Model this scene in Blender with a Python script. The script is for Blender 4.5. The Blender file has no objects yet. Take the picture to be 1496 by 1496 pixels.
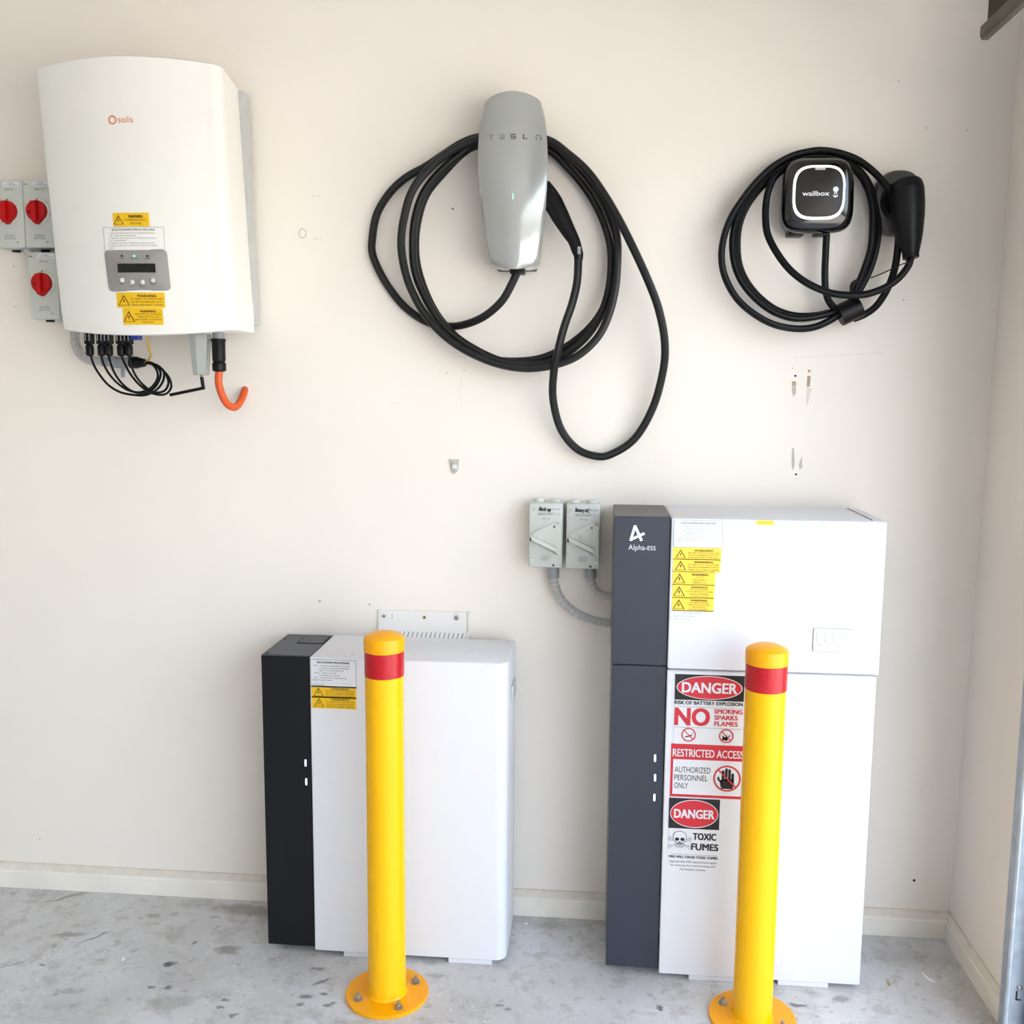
import bpy, bmesh, math, random
from mathutils import Vector, Matrix
random.seed(7)
S = bpy.context.scene
COL = S.collection
# ------------------------------------------------------------------ camera
cam_d = bpy.data.cameras.new('camera'); cam_d.sensor_width = 36; cam_d.lens = 34.024; cam_d.clip_start = .02
cam = bpy.data.objects.new('camera', cam_d); COL.objects.link(cam)
_r = Vector((0.9960, 0.0891, 0.0078)); _f = Vector((-0.0875, 0.9884, -0.1242)).normalized()
_r = (_r - _f*_r.dot(_f)).normalized(); _u = _r.cross(_f)
cam.matrix_world = Matrix(((_r.x, _u.x, -_f.x, 0.2134), (_r.y, _u.y, -_f.y, -2.5198), (_r.z, _u.z, -_f.z, 1.4366), (0, 0, 0, 1)))
S.camera = cam
# ------------------------------------------------------------------ world, sun, exposure
W = bpy.data.worlds.new('world'); S.world = W; W.use_nodes = True
wn = W.node_tree; wn.nodes.clear()
sky = wn.nodes.new('ShaderNodeTexSky'); sky.sky_type = 'NISHITA'; sky.sun_disc = False
sky.sun_elevation = math.radians(52); sky.sun_rotation = math.radians(250); sky.dust_density = 3.0; sky.air_density = 1.0
hs = wn.nodes.new('ShaderNodeHueSaturation'); hs.inputs['Saturation'].default_value = .62
bg = wn.nodes.new('ShaderNodeBackground'); bg.inputs['Strength'].default_value = .85
wo = wn.nodes.new('ShaderNodeOutputWorld')
wn.links.new(sky.outputs[0], hs.inputs['Color']); wn.links.new(hs.outputs[0], bg.inputs['Color']); wn.links.new(bg.outputs[0], wo.inputs[0])
sun_d = bpy.data.lights.new('sun', 'SUN'); sun_d.energy = 7.5; sun_d.angle = .01; sun_d.color = (1, .95, .86)
sun = bpy.data.objects.new('sun', sun_d); COL.objects.link(sun); sun.location = (4, -6, 8)
sun.rotation_euler = Vector((.30, .35, -.88)).to_track_quat('-Z', 'Y').to_euler()
# sampling portal in the open garage doorway (guides sky light, gives off none itself)
lamp_d = bpy.data.lights.new('door_portal', 'AREA'); lamp_d.shape = 'RECTANGLE'; lamp_d.size = 6.2; lamp_d.size_y = 2.2
lamp_d.cycles.is_portal = True
portal = bpy.data.objects.new('door_portal', lamp_d); COL.objects.link(portal)
portal.location = (1.20, -3.51, 1.12); portal.rotation_euler = Vector((-1, 0, 0)).to_track_quat('-Z', 'Z').to_euler()
S.view_settings.view_transform = 'Standard'; S.view_settings.look = 'None'
S.view_settings.exposure = 0.93; S.view_settings.gamma = 1.0; S.view_settings.use_curve_mapping = False
S.cycles.use_denoising = True; S.cycles.use_adaptive_sampling = True; S.cycles.adaptive_threshold = .04; S.cycles.caustics_reflective = False; S.cycles.caustics_refractive = False
S.cycles.max_bounces = 7; S.cycles.diffuse_bounces = 4; S.cycles.glossy_bounces = 3; S.cycles.sample_clamp_indirect = 12

# ------------------------------------------------------------------ materials
def lin(c):
    c = c/255.
    return c/12.92 if c <= .04045 else ((c+.055)/1.055)**2.4
def rgb(t): return (lin(t[0]), lin(t[1]), lin(t[2]), 1)
def mat(name, col, rough=.5, metal=0., var=.03, scale=18., bump=0., bscale=200., coat=0., emit=0., spec=.5):
    m = bpy.data.materials.new(name); m.use_nodes = True
    nt = m.node_tree; b = nt.nodes['Principled BSDF']; L = nt.links
    b.inputs['Roughness'].default_value = rough; b.inputs['Metallic'].default_value = metal
    b.inputs['Coat Weight'].default_value = coat; b.inputs['Coat Roughness'].default_value = .05
    b.inputs['Specular IOR Level'].default_value = spec
    tc = nt.nodes.new('ShaderNodeTexCoord'); n = nt.nodes.new('ShaderNodeTexNoise'); n.inputs['Scale'].default_value = scale
    n.inputs['Detail'].default_value = 2
    L.new(tc.outputs['Object'], n.inputs['Vector'])
    rp = nt.nodes.new('ShaderNodeValToRGB'); c = rgb(col)
    rp.color_ramp.elements[0].position = .3; rp.color_ramp.elements[1].position = .7
    rp.color_ramp.elements[0].color = tuple(max(0, v*(1-var)) for v in c[:3])+(1,)
    rp.color_ramp.elements[1].color = tuple(min(1, v*(1+var)) for v in c[:3])+(1,)
    L.new(n.outputs['Fac'], rp.inputs['Fac']); L.new(rp.outputs[0], b.inputs['Base Color'])
    if bump:
        n2 = nt.nodes.new('ShaderNodeTexNoise'); n2.inputs['Scale'].default_value = bscale; L.new(tc.outputs['Object'], n2.inputs['Vector'])
        bp = nt.nodes.new('ShaderNodeBump'); bp.inputs['Strength'].default_value = bump; bp.inputs['Distance'].default_value = .002
        L.new(n2.outputs['Fac'], bp.inputs['Height']); L.new(bp.outputs[0], b.inputs['Normal'])
    if emit:
        L.new(rp.outputs[0], b.inputs['Emission Color']); b.inputs['Emission Strength'].default_value = emit
    return m
M = {}
M['wall'] = mat('painted plasterboard', (242, 234, 222), .7, var=.015, scale=2.2, bump=.06, bscale=160)
M['skirt'] = mat('skirting paint', (240, 234, 222), .5, var=.05, scale=9)
M['ceil'] = mat('ceiling paint', (236, 233, 228), .8, var=.01)
M['white'] = mat('white powder coat', (224, 224, 226), .38, var=.006, bump=.03, bscale=900)
M['inv_white'] = mat('warm white plastic', (239, 237, 229), .42, var=.006)
M['charcoal'] = mat('charcoal panel', (47, 52, 63), .45, var=.03, bump=.02, bscale=900)
M['black_panel'] = mat('black panel', (15, 16, 19), .42, var=.04, bump=.02, bscale=900, spec=.3)
M['hatch'] = mat('dark grey painted steel', (74, 76, 82), .5)
M['warmgrey'] = mat('warm grey painted steel', (100, 96, 92), .5)
M['gap'] = mat('dark gap', (8, 8, 9), .8)
M['bolyel'] = mat('bollard yellow', (255, 190, 0), .25, var=.01, spec=.35)
M['capyel'] = mat('bollard cap yellow', (252, 172, 4), .34, var=.01, spec=.35)
M['band'] = mat('red reflective tape', (188, 10, 26), .3, var=.16, scale=260, bump=.2, bscale=300)
M['steel'] = mat('zinc bolt', (176, 172, 165), .3, .9, var=.1, scale=90)
M['galv'] = mat('galvanised steel', (176, 184, 190), .42, .75, var=.14, scale=26)
M['galvdark'] = mat('dull galvanised steel', (96, 90, 78), .55, .6, var=.15, scale=30)
M['darksteel'] = mat('rusty dark steel', (52, 40, 30), .7, .3, var=.2, scale=30)
M['isogrey'] = mat('isolator grey plastic', (203, 206, 197), .45, var=.01)
M['isolight'] = mat('isolator raised plastic', (208, 212, 202), .4, var=.01)
M['isocap'] = mat('isolator blank cap', (214, 215, 210), .45, var=.01)
M['redknob'] = mat('red knob', (186, 5, 9), .38, var=.03, spec=.3)
M['conduit'] = mat('grey corrugated conduit', (190, 187, 183), .5, var=.02)
M['gland'] = mat('grey gland', (146, 148, 152), .45, var=.02)
M['rubber'] = mat('black rubber cable', (22, 21, 20), .42, var=.05, spec=.35)
M['rubber2'] = mat('deep black cable', (8, 8, 8), .45, var=.05, spec=.22)
M['blackgloss'] = mat('black gloss plastic', (5, 5, 5), .1, var=.02, coat=.4)
M['blackplastic'] = mat('black plastic', (8, 8, 9), .42, var=.05, spec=.25)
M['silver'] = mat('silver cover', (168, 169, 166), .2, .25, var=.01, coat=1.0)
M['silveredge'] = mat('silver edge', (120, 122, 122), .35, .4)
M['chrome_letter'] = mat('dark chrome lettering', (84, 84, 82), .25, .8)
M['pale_letter'] = mat('pale chrome lettering', (158, 158, 154), .2, .8)
M['wbface'] = mat('brown black screen', (44, 40, 36), .35, var=.03, spec=.3)
M['halo'] = mat('halo light', (240, 244, 238), .4, var=.01, emit=.75)
M['chrome'] = mat('chrome bezel', (170, 172, 174), .12, .9)
M['led'] = mat('led bar', (214, 232, 255), .4, emit=1.2)
M['ledgreen'] = mat('green led', (120, 255, 180), .4, emit=.6)
M['sticky'] = mat('yellow warning vinyl', (238, 190, 12), .45, var=.02)
M['stickpale'] = mat('bright yellow warning vinyl', (250, 214, 66), .45, var=.02)
M['paper'] = mat('white vinyl', (226, 227, 228), .4, var=.005)
M['ink'] = mat('black ink', (24, 22, 22), .5)
M['inkbrown'] = mat('ink on yellow', (84, 52, 10), .5)
M['inkgrey'] = mat('grey ink', (120, 124, 128), .5)
M['inkfaint'] = mat('faint grey ink', (158, 163, 170), .5)
M['inkred'] = mat('red ink', (208, 40, 52), .45)
M['orange_logo'] = mat('orange logo print', (214, 120, 84), .5)
M['lcdpanel'] = mat('grey display panel', (150, 147, 142), .35, var=.01)
M['lcd'] = mat('dark screen', (16, 20, 16), .15)
M['button'] = mat('grey button', (214, 212, 208), .35)
M['heatsink'] = mat('heat sink grey', (196, 197, 194), .45, .2)
M['orange'] = mat('orange cable', (218, 88, 32), .45, var=.03)
M['yellowwire'] = mat('yellow wire', (222, 176, 44), .45)
M['blue'] = mat('blue plug', (24, 52, 150), .4)
M['logo_white'] = mat('white logo print', (222, 224, 228), .5)
M['plaster'] = mat('bare plaster', (238, 234, 226), .9, var=.05, scale=120)
M['tan'] = mat('torn paper lining', (172, 156, 128), .9, var=.1, scale=200)
M['smudge'] = mat('grey scuff', (190, 186, 172), .9, var=.06, scale=120)
M['pencil'] = mat('pencil line', (140, 132, 118), .9)
M['faintmark'] = mat('faint mark', (220, 211, 198), .9)
M['leaf'] = mat('dry flake', (202, 184, 128), .8)
M['holster'] = mat('dark grey holster plastic', (70, 66, 58), .4)
M['dust'] = mat('dusty ledge', (226, 217, 203), .9, var=.06, scale=30)
M['brass'] = mat('brass plug', (150, 128, 74), .4, .6)

# ------------------------------------------------------------------ mesh helpers
class MB:
    def __init__(s): s.v = []; s.f = []
    def add(s, v, f):
        o = len(s.v); s.v += [tuple(p) for p in v]; s.f += [tuple(i+o for i in q) for q in f]; return s
    def box(s, x0, x1, y0, y1, z0, z1):
        v = [(x, y, z) for x in (x0, x1) for y in (y0, y1) for z in (z0, z1)]
        return s.add(v, [(0, 1, 3, 2), (4, 6, 7, 5), (0, 4, 5, 1), (2, 3, 7, 6), (0, 2, 6, 4), (1, 5, 7, 3)])
    def bbox(s, x0, x1, y0, y1, z0, z1, b=.003, seg=2):
        bm = bmesh.new(); bmesh.ops.create_cube(bm, size=1)
        for v in bm.verts: v.co = Vector(((x0+x1)/2+v.co.x*(x1-x0), (y0+y1)/2+v.co.y*(y1-y0), (z0+z1)/2+v.co.z*(z1-z0)))
        bmesh.ops.bevel(bm, geom=list(bm.edges), offset=b, segments=seg, affect='EDGES', profile=.5, clamp_overlap=True)
        bm.verts.index_update(); s.add([v.co[:] for v in bm.verts], [[v.index for v in f.verts] for f in bm.faces]); bm.free(); return s
    def prism(s, poly, yf, yb, bev=0., seg=2, back=True):
        """poly: (x,z) outline; extruded from the back yb to the front yf with a rounded front edge"""
        a = sum(poly[i-1][0]*poly[i][1]-poly[i][0]*poly[i-1][1] for i in range(len(poly)))
        if a < 0: poly = poly[::-1]
        n = len(poly); rings = [(poly, yb)]
        sg = 1 if yf < yb else -1
        if bev:
            for k in range(seg+1):
                t = k/seg*math.pi/2
                rings.append((inset(poly, bev*(1-math.cos(t))), yf+sg*bev*(1-math.sin(t))))
        else: rings.append((poly, yf))
        v = []; f = []
        for pl, y in rings: v += [(p[0], y, p[1]) for p in pl]
        for k in range(len(rings)-1):
            for i in range(n):
                j = (i+1) % n; f.append((k*n+i, k*n+j, (k+1)*n+j, (k+1)*n+i))
        f.append(tuple(range((len(rings)-1)*n, len(rings)*n)))
        if back: f.append(tuple(range(n-1, -1, -1)))
        return s.add(v, f)
    def cyl(s, a, b, r0, r1=None, n=16, cap=True):
        a = Vector(a); b = Vector(b); r1 = r0 if r1 is None else r1
        d = (b-a).normalized(); p = d.orthogonal().normalized(); q = d.cross(p)
        v = [a+(p*math.cos(2*math.pi*i/n)+q*math.sin(2*math.pi*i/n))*r0 for i in range(n)]
        v += [b+(p*math.cos(2*math.pi*i/n)+q*math.sin(2*math.pi*i/n))*r1 for i in range(n)]
        f = [(i, (i+1) % n, n+(i+1) % n, n+i) for i in range(n)]
        if cap: f += [tuple(range(n-1, -1, -1)), tuple(range(n, 2*n))]
        return s.add(v, f)
    def lathe(s, prof, c, axis='z', n=24):
        """prof: list of (radius, height) bottom to top, around axis through c"""
        v = []; f = []; c = Vector(c)
        for r, h in prof:
            for i in range(n):
                t = 2*math.pi*i/n; x, y = r*math.cos(t), r*math.sin(t)
                v.append(c+(Vector((x, y, h)) if axis == 'z' else Vector((x, -h, y))))
        for k in range(len(prof)-1):
            for i in range(n):
                j = (i+1) % n; f.append((k*n+i, k*n+j, (k+1)*n+j, (k+1)*n+i))
        if prof[0][0] > 1e-6: f.append(tuple(range(n-1, -1, -1)))
        if prof[-1][0] > 1e-6: f.append(tuple(range((len(prof)-1)*n, len(prof)*n)))
        return s.add(v, f)
    def tube(s, pts, r, n=10, rf=None, closed_ends=True):
        pts = [Vector(p) for p in pts]; m = len(pts)
        tang = [(pts[min(i+1, m-1)]-pts[max(i-1, 0)]).normalized() for i in range(m)]
        nrm = tang[0].orthogonal().normalized(); v = []; f = []
        for i in range(m):
            nrm = (nrm-tang[i]*nrm.dot(tang[i])).normalized(); bn = tang[i].cross(nrm)
            rr = r if rf is None else rf(i)
            v += [pts[i]+(nrm*math.cos(2*math.pi*k/n)+bn*math.sin(2*math.pi*k/n))*rr for k in range(n)]
        for i in range(m-1):
            for k in range(n):
                j = (k+1) % n; f.append((i*n+k, i*n+j, (i+1)*n+j, (i+1)*n+k))
        if closed_ends: f += [tuple(range(n-1, -1, -1)), tuple(range((m-1)*n, m*n))]
        return s.add(v, f)
    def warp(s, fn): s.v = [fn(p) for p in s.v]; return s
    def build(s, name, m, parent=None, smooth=35, kind=None, label=None):
        root = parent
        while root is not None and root.parent is not None: root = root.parent
        o0 = Vector(root.get('_o', (0, 0, 0))) if root is not None else Vector(s.origin if hasattr(s, 'origin') else (0, 0, 0))
        me = bpy.data.meshes.new(name); me.from_pydata([tuple(Vector(p)-o0) for p in s.v], [], s.f); me.validate(); me.update()
        bm = bmesh.new(); bm.from_mesh(me); bmesh.ops.recalc_face_normals(bm, faces=list(bm.faces)) if not getattr(s, 'flat', False) else None
        bm.to_mesh(me); bm.free()
        me.materials.append(M[m])
        if smooth:
            me.shade_smooth(); me.set_sharp_from_angle(angle=math.radians(smooth))
        o = bpy.data.objects.new(name, me); COL.objects.link(o)
        if parent is not None: o.parent = parent
        else: o.location = o0
        if kind: o['kind'] = kind
        if label: o['label'] = label
        return o
def inset(poly, d):
    n = len(poly); out = []
    for i in range(n):
        p0 = Vector(poly[i-1]); p1 = Vector(poly[i]); p2 = Vector(poly[(i+1) % n])
        a = (p1-p0); b = (p2-p1)
        if a.length < 1e-9 or b.length < 1e-9: out.append(tuple(p1)); continue
        a.normalize(); b.normalize(); na = Vector((-a.y, a.x)); nb = Vector((-b.y, b.x)); k = na+nb
        den = k.dot(na)
        out.append(tuple(p1+k*(d/den)) if den > .2 else tuple(p1+na*d))
    return out
def rrect(x0, x1, z0, z1, r, n=5):
    out = []
    for cx, cz, a0 in ((x1-r, z1-r, 0), (x0+r, z1-r, 90), (x0+r, z0+r, 180), (x1-r, z0+r, 270)):
        for i in range(n+1):
            t = math.radians(a0+90*i/n); out.append((cx+r*math.cos(t), cz+r*math.sin(t)))
    return out
def circle(cx, cz, r, n=24, sx=1.): return [(cx+sx*r*math.cos(2*math.pi*i/n), cz+r*math.sin(2*math.pi*i/n)) for i in range(n)]
def superell(cx, cz, hx, hz, p=4., n=48):
    o = []
    for i in range(n):
        t = 2*math.pi*i/n; c, s_ = math.cos(t), math.sin(t)
        o.append((cx+hx*math.copysign(abs(c)**(2/p), c), cz+hz*math.copysign(abs(s_)**(2/p), s_)))
    return o
def catmull(pts, per=8):
    P = [Vector(p) for p in pts]; P = [P[0]*2-P[1]]+P+[P[-1]*2-P[-2]]; out = []
    for i in range(1, len(P)-2):
        for k in range(per):
            t = k/per; a, b, c, d = P[i-1:i+3]
            out.append(.5*((2*b)+(c-a)*t+(2*a-5*b+4*c-d)*t*t+(3*b-a-3*c+d)*t**3))
    out.append(P[-2]); return out
def resample(pts, step):
    out = [pts[0].copy()]; acc = 0.
    for a, b in zip(pts, pts[1:]):
        L = (b-a).length; t = step-acc
        while t <= L and L > 0: out.append(a.lerp(b, t/L)); t += step
        acc = (acc+L) % step
    return out
def thing(name, label, cat, loc=(0, 0, 0), group=None):
    o = bpy.data.objects.new(name, None); COL.objects.link(o); o.empty_display_size = .05
    o.location = loc; o['_o'] = loc; o['label'] = label; o['category'] = cat
    if group: o['group'] = group
    return o
def tag(o, label, cat, group=None):
    o['label'] = label; o['category'] = cat
    if group: o['group'] = group
    return o
def copy_tree(o, dx, label=None, parent=None):
    c = o.copy(); COL.objects.link(c)
    if parent is None: c.location = Vector(o.location)+Vector(dx)
    else: c.parent = parent
    if label: c['label'] = label
    for ch in list(o.children): copy_tree(ch, dx, None, c)
    return c
# ---- lettering: built-in font turned into mesh, laid in the x-z plane facing -y
_tc = {}
def glyphs(txt):
    k = txt
    if k not in _tc:
        cu = bpy.data.curves.new('t', 'FONT'); cu.body = txt; cu.size = 1; cu.resolution_u = 3
        o = bpy.data.objects.new('t', cu); COL.objects.link(o)
        me = bpy.data.meshes.new_from_object(o.evaluated_get(bpy.context.evaluated_depsgraph_get()))
        v = [(p.co.x, p.co.y) for p in me.vertices]; f = [tuple(q.vertices) for q in me.polygons]
        bpy.data.objects.remove(o); bpy.data.curves.remove(cu); bpy.data.meshes.remove(me)
        _tc[k] = (v, f)
    return _tc[k]
def text(mb, txt, x, z, h, y, align='L', width=None, bold=0., shear=0., rot=0.):
    """cap height h, baseline z; optional total width; y is the plane the print lies on"""
    v, f = glyphs(txt)
    if not v: return
    s = h/.69; x0 = min(p[0] for p in v); x1 = max(p[0] for p in v); w = (x1-x0)*s
    k = bold*s if bold >= .015 else 0
    sx = s if width is None else s*(width-2*k)/w
    w = (x1-x0)*sx; ox = {'L': x+k, 'C': x-w/2, 'R': x-w-k}[align]
    # heavier strokes: the same print laid down a few times, slightly shifted
    for dx, dz, dy in (((-k, -k*.6, 0), (k, -k*.6, .0001), (-k, k*.6, .0002), (k, k*.6, .0003)) if k else ((0, 0, 0),)):
        out = []
        for p in v:
            a = (p[0]-x0)*sx+shear*p[1]*s+dx; b = p[1]*s+dz
            out.append((ox+a*math.cos(rot)-b*math.sin(rot), y-dy, z+a*math.sin(rot)+b*math.cos(rot)))
        mb.add(out, f)
def lettering(parent, m, lines, y, name='lettering', warp=None, **kw):
    mb = MB(); mb.flat = True
    for ln in lines: text(mb, *ln[:4], y, **(ln[4] if len(ln) > 4 else {}))
    if warp: mb.warp(warp)
    return mb.build(name, m, parent, smooth=0)
def ring(mb, outer, inner, y):
    n = len(outer); mb.flat = True
    mb.add([(p[0], y, p[1]) for p in outer]+[(p[0], y, p[1]) for p in inner], [(i, (i+1) % n, n+(i+1) % n, n+i) for i in range(n)])
def flat(mb, poly, y):
    a = sum(poly[i-1][0]*poly[i][1]-poly[i][0]*poly[i-1][1] for i in range(len(poly)))
    if a < 0: poly = poly[::-1]
    mb.flat = True; mb.add([(p[0], y, p[1]) for p in poly], [tuple(range(len(poly)))])
def line(mb, x0, z0, x1, z1, t, y):
    d = Vector((x1-x0, z1-z0)).normalized(); n = Vector((-d.y, d.x))*t/2
    flat(mb, [(x0+n.x, z0+n.y), (x0-n.x, z0-n.y), (x1-n.x, z1-n.y), (x1+n.x, z1+n.y)], y)
def triangle_sign(parent, cx, cz, h, y, m, warp=None):
    mb = MB(); w = h*.58
    o = [(cx-w, cz-h/2), (cx+w, cz-h/2), (cx, cz+h/2)]; i_ = [(cx+(p[0]-cx)*.8, cz-h*.07+(p[1]-cz)*.78+h*.06*0) for p in o]
    ring(mb, o, i_, y)
    flat(mb, [(cx+.02*h, cz+.22*h), (cx-.12*h, cz-.1*h), (cx-.01*h, cz-.08*h)], y); flat(mb, [(cx-.03*h, cz-.02*h), (cx+.12*h, cz+.0*h), (cx-.03*h, cz-.33*h)], y)
    if warp: mb.warp(warp)
    return mb.build('warning_triangle', m, parent, smooth=0)
def slab(parent, name, x0, x1, z0, z1, y, m, t=.0012, warp=None, nx=1, label=None):
    """a sticker: a thin slab whose back lies on plane y"""
    mb = MB(); v = []; f = []
    for k in range(nx+1):
        x = x0+(x1-x0)*k/nx
        v += [(x, y-t, z0), (x, y-t, z1), (x, y, z0), (x, y, z1)]
    for k in range(nx):
        a = 4*k; b = a+4
        f += [(a, b, b+1, a+1), (a+2, a+3, b+3, b+2), (a, a+2, b+2, b), (a+1, b+1, b+3, a+3)]
    f += [(0, 1, 3, 2), (4*nx, 4*nx+2, 4*nx+3, 4*nx+1)]
    mb.add(v, f)
    if warp: mb.warp(warp)
    return mb.build(name, m, parent, smooth=0, label=label)
def R2(a, b): return min(a[0], b[0]), max(a[0], b[0]), min(a[2], b[2]), max(a[2], b[2])
def warn_sticker(parent, box, y, m, lines, ink='inkbrown', warp=None, nx=1, title=True, name='warning_sticker', wf=.64, label=None):
    """yellow sticker: triangle on the left, WARNING and small lines on the right"""
    x0, x1, z0, z1 = box; st = slab(parent, name, x0, x1, z0, z1, y, m, warp=warp, nx=nx, label=label)
    H = z1-z0; Wd = x1-x0; yy = y-.0016
    triangle_sign(st, x0+Wd*.16, z0+H*.5, min(H*.72, Wd*.26), yy, ink, warp)
    cx = x0+Wd*.64; n = len(lines)+1; ln = []
    step = H*.86/(n+.35); zt = z1-H*.1-step*1.05
    ln.append(('WARNING', cx, zt, step*.82, dict(align='C', bold=.03, width=Wd*.4)))
    for i, t in enumerate(lines):
        ln.append((t, cx, zt-step*(i+1)+step*.12, step*.58, dict(align='C', width=min(Wd*wf, len(t)*step*.5), bold=.01)))
    lettering(st, ink, ln, yy, warp=warp)
    return st
def shutdown_sticker(parent, box, y, rows, ink, warp=None, nx=1, border='inkgrey', name='procedure_sticker', m='paper'):
    x0, x1, z0, z1 = box; st = slab(parent, name, x0, x1, z0, z1, y, m, warp=warp, nx=nx)
    H = z1-z0; Wd = x1-x0; yy = y-.0016
    mb = MB(); t = .0010
    for a in ((x0, z0, x1, z0), (x0, z1, x1, z1), (x0, z0, x0, z1), (x1, z0, x1, z1)):
        k = 6
        for i in range(k): line(mb, a[0]+(a[2]-a[0])*i/k, a[1]+(a[3]-a[1])*i/k, a[0]+(a[2]-a[0])*(i+1)/k, a[1]+(a[3]-a[1])*(i+1)/k, t, yy)
    if warp: mb.warp(warp)
    mb.build('border', border, st, smooth=0)
    n = len(rows)+1.6; step = H*.92/n; z = z1-H*.05-step*1.0
    ln = [('SHUTDOWN PROCEDURE', (x0+x1)/2, z, step*.85, dict(align='C', width=Wd*.72, bold=.02))]
    for i, (ind, s, wfrac) in enumerate(rows):
        ln.append((s, x0+Wd*(.07+ind), z-step*(i+1.25), step*.5, dict(width=Wd*wfrac)))
    lettering(st, ink, ln, yy, warp=warp)
    return st
# ================================================================== the setting
def struct(name, mb, m, label=None, smooth=0):
    o = mb.build(name, m, None, smooth=smooth, kind='structure')
    if label: o['label'] = label
    return o
# --- concrete floor with stains
def floor_material():
    m = bpy.data.materials.new('worn concrete'); m.use_nodes = True; nt = m.node_tree; N = nt.nodes; L = nt.links; b = N['Principled BSDF']
    tc = N.new('ShaderNodeTexCoord'); P = tc.outputs['Object']
    def noise(sc, det=4, rough=.55, vec=P):
        n = N.new('ShaderNodeTexNoise'); n.inputs['Scale'].default_value = sc; n.inputs['Detail'].default_value = det; n.inputs['Roughness'].default_value = rough
        L.new(vec, n.inputs['Vector']); return n
    def ramp(src, p0, c0, p1, c1):
        r = N.new('ShaderNodeValToRGB'); e = r.color_ramp.elements
        e[0].position = p0; e[0].color = c0; e[1].position = p1; e[1].color = c1; L.new(src, r.inputs['Fac']); return r.outputs[0]
    def mix(fac, a, bcol, mode='MIX'):
        x = N.new('ShaderNodeMix'); x.data_type = 'RGBA'; x.blend_type = mode
        if isinstance(fac, (int, float)): x.inputs[0].default_value = fac
        else: L.new(fac, x.inputs[0])
        L.new(a, x.inputs[6])
        if isinstance(bcol, tuple): x.inputs[7].default_value = bcol
        else: L.new(bcol, x.inputs[7])
        return x.outputs[2]
    def mth(op, a, bb=None):
        x = N.new('ShaderNodeMath'); x.operation = op
        for i, q in enumerate((a, bb)):
            if q is None: continue
            if isinstance(q, (int, float)): x.inputs[i].default_value = q
            else: L.new(q, x.inputs[i])
        return x.outputs[0]
    c = ramp(noise(3.2, 3).outputs['Fac'], .32, rgb((190, 188, 184)), .68, rgb((218, 218, 218)))
    c = mix(ramp(noise(13, 4, .7).outputs['Fac'], .50, (0, 0, 0, 1), .66, (.55, .55, .55, 1)), c, rgb((160, 156, 149)))
    c = mix(ramp(noise(60, 1, .6).outputs['Fac'], .66, (0, 0, 0, 1), .76, (.5, .5, .5, 1)), c, rgb((232, 232, 232)))
    c = mix(ramp(noise(34, 2, .6).outputs['Fac'], .60, (0, 0, 0, 1), .72, (.45, .45, .45, 1)), c, rgb((132, 128, 122)))
    # trowel streaks
    mp = N.new('ShaderNodeMapping'); mp.inputs['Scale'].default_value = (4, 26, 1); mp.inputs['Rotation'].default_value = (0, 0, .3); L.new(P, mp.inputs['Vector'])
    c = mix(ramp(noise(2.0, 2, .6, mp.outputs[0]).outputs['Fac'], .6, (0, 0, 0, 1), .75, (.35, .35, .35, 1)), c, rgb((226, 226, 226)))
    warpn = noise(40, 1)
    wsub = N.new('ShaderNodeVectorMath'); wsub.operation = 'SUBTRACT'; L.new(warpn.outputs['Color'], wsub.inputs[0]); wsub.inputs[1].default_value = (.5, .5, .5)
    wsc = N.new('ShaderNodeVectorMath'); wsc.operation = 'SCALE'; L.new(wsub.outputs[0], wsc.inputs[0]); wsc.inputs['Scale'].default_value = .03
    wadd = N.new('ShaderNodeVectorMath'); wadd.operation = 'ADD'; L.new(P, wadd.inputs[0]); L.new(wsc.outputs[0], wadd.inputs[1])
    def stain(c, pos, rx, ry, ang, col, k, soft=.55):
        mp = N.new('ShaderNodeMapping'); mp.vector_type = 'TEXTURE'; mp.inputs['Location'].default_value = (pos[0], pos[1], 0)
        mp.inputs['Rotation'].default_value = (0, 0, math.radians(ang)); mp.inputs['Scale'].default_value = (rx, ry, 1)
        L.new(wadd.outputs[0], mp.inputs['Vector'])
        ln = N.new('ShaderNodeVectorMath'); ln.operation = 'LENGTH'; L.new(mp.outputs[0], ln.inputs[0])
        mr = N.new('ShaderNodeMapRange'); mr.inputs['From Min'].default_value = 1.15; mr.inputs['From Max'].default_value = soft
        mr.inputs['To Min'].default_value = 0; mr.inputs['To Max'].default_value = k; L.new(ln.outputs['Value'], mr.inputs['Value'])
        return mix(mr.outputs[0], c, rgb(col))
    D = (82, 80, 78); BR = (128, 120, 106)
    for q in STAINS: c = stain(c, *q)
    L.new(c, b.inputs['Base Color'])
    b.inputs['Roughness'].default_value = .52
    bp = N.new('ShaderNodeBump'); bp.inputs['Strength'].default_value = .12; bp.inputs['Distance'].default_value = .004; L.new(noise(45, 3, .65).outputs['Fac'], bp.inputs['Height']); L.new(bp.outputs[0], b.inputs['Normal'])
    return m
DK = (80, 78, 76); BRN = (126, 118, 104); GR = (118, 115, 110); PALE = (206, 206, 204)
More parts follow.
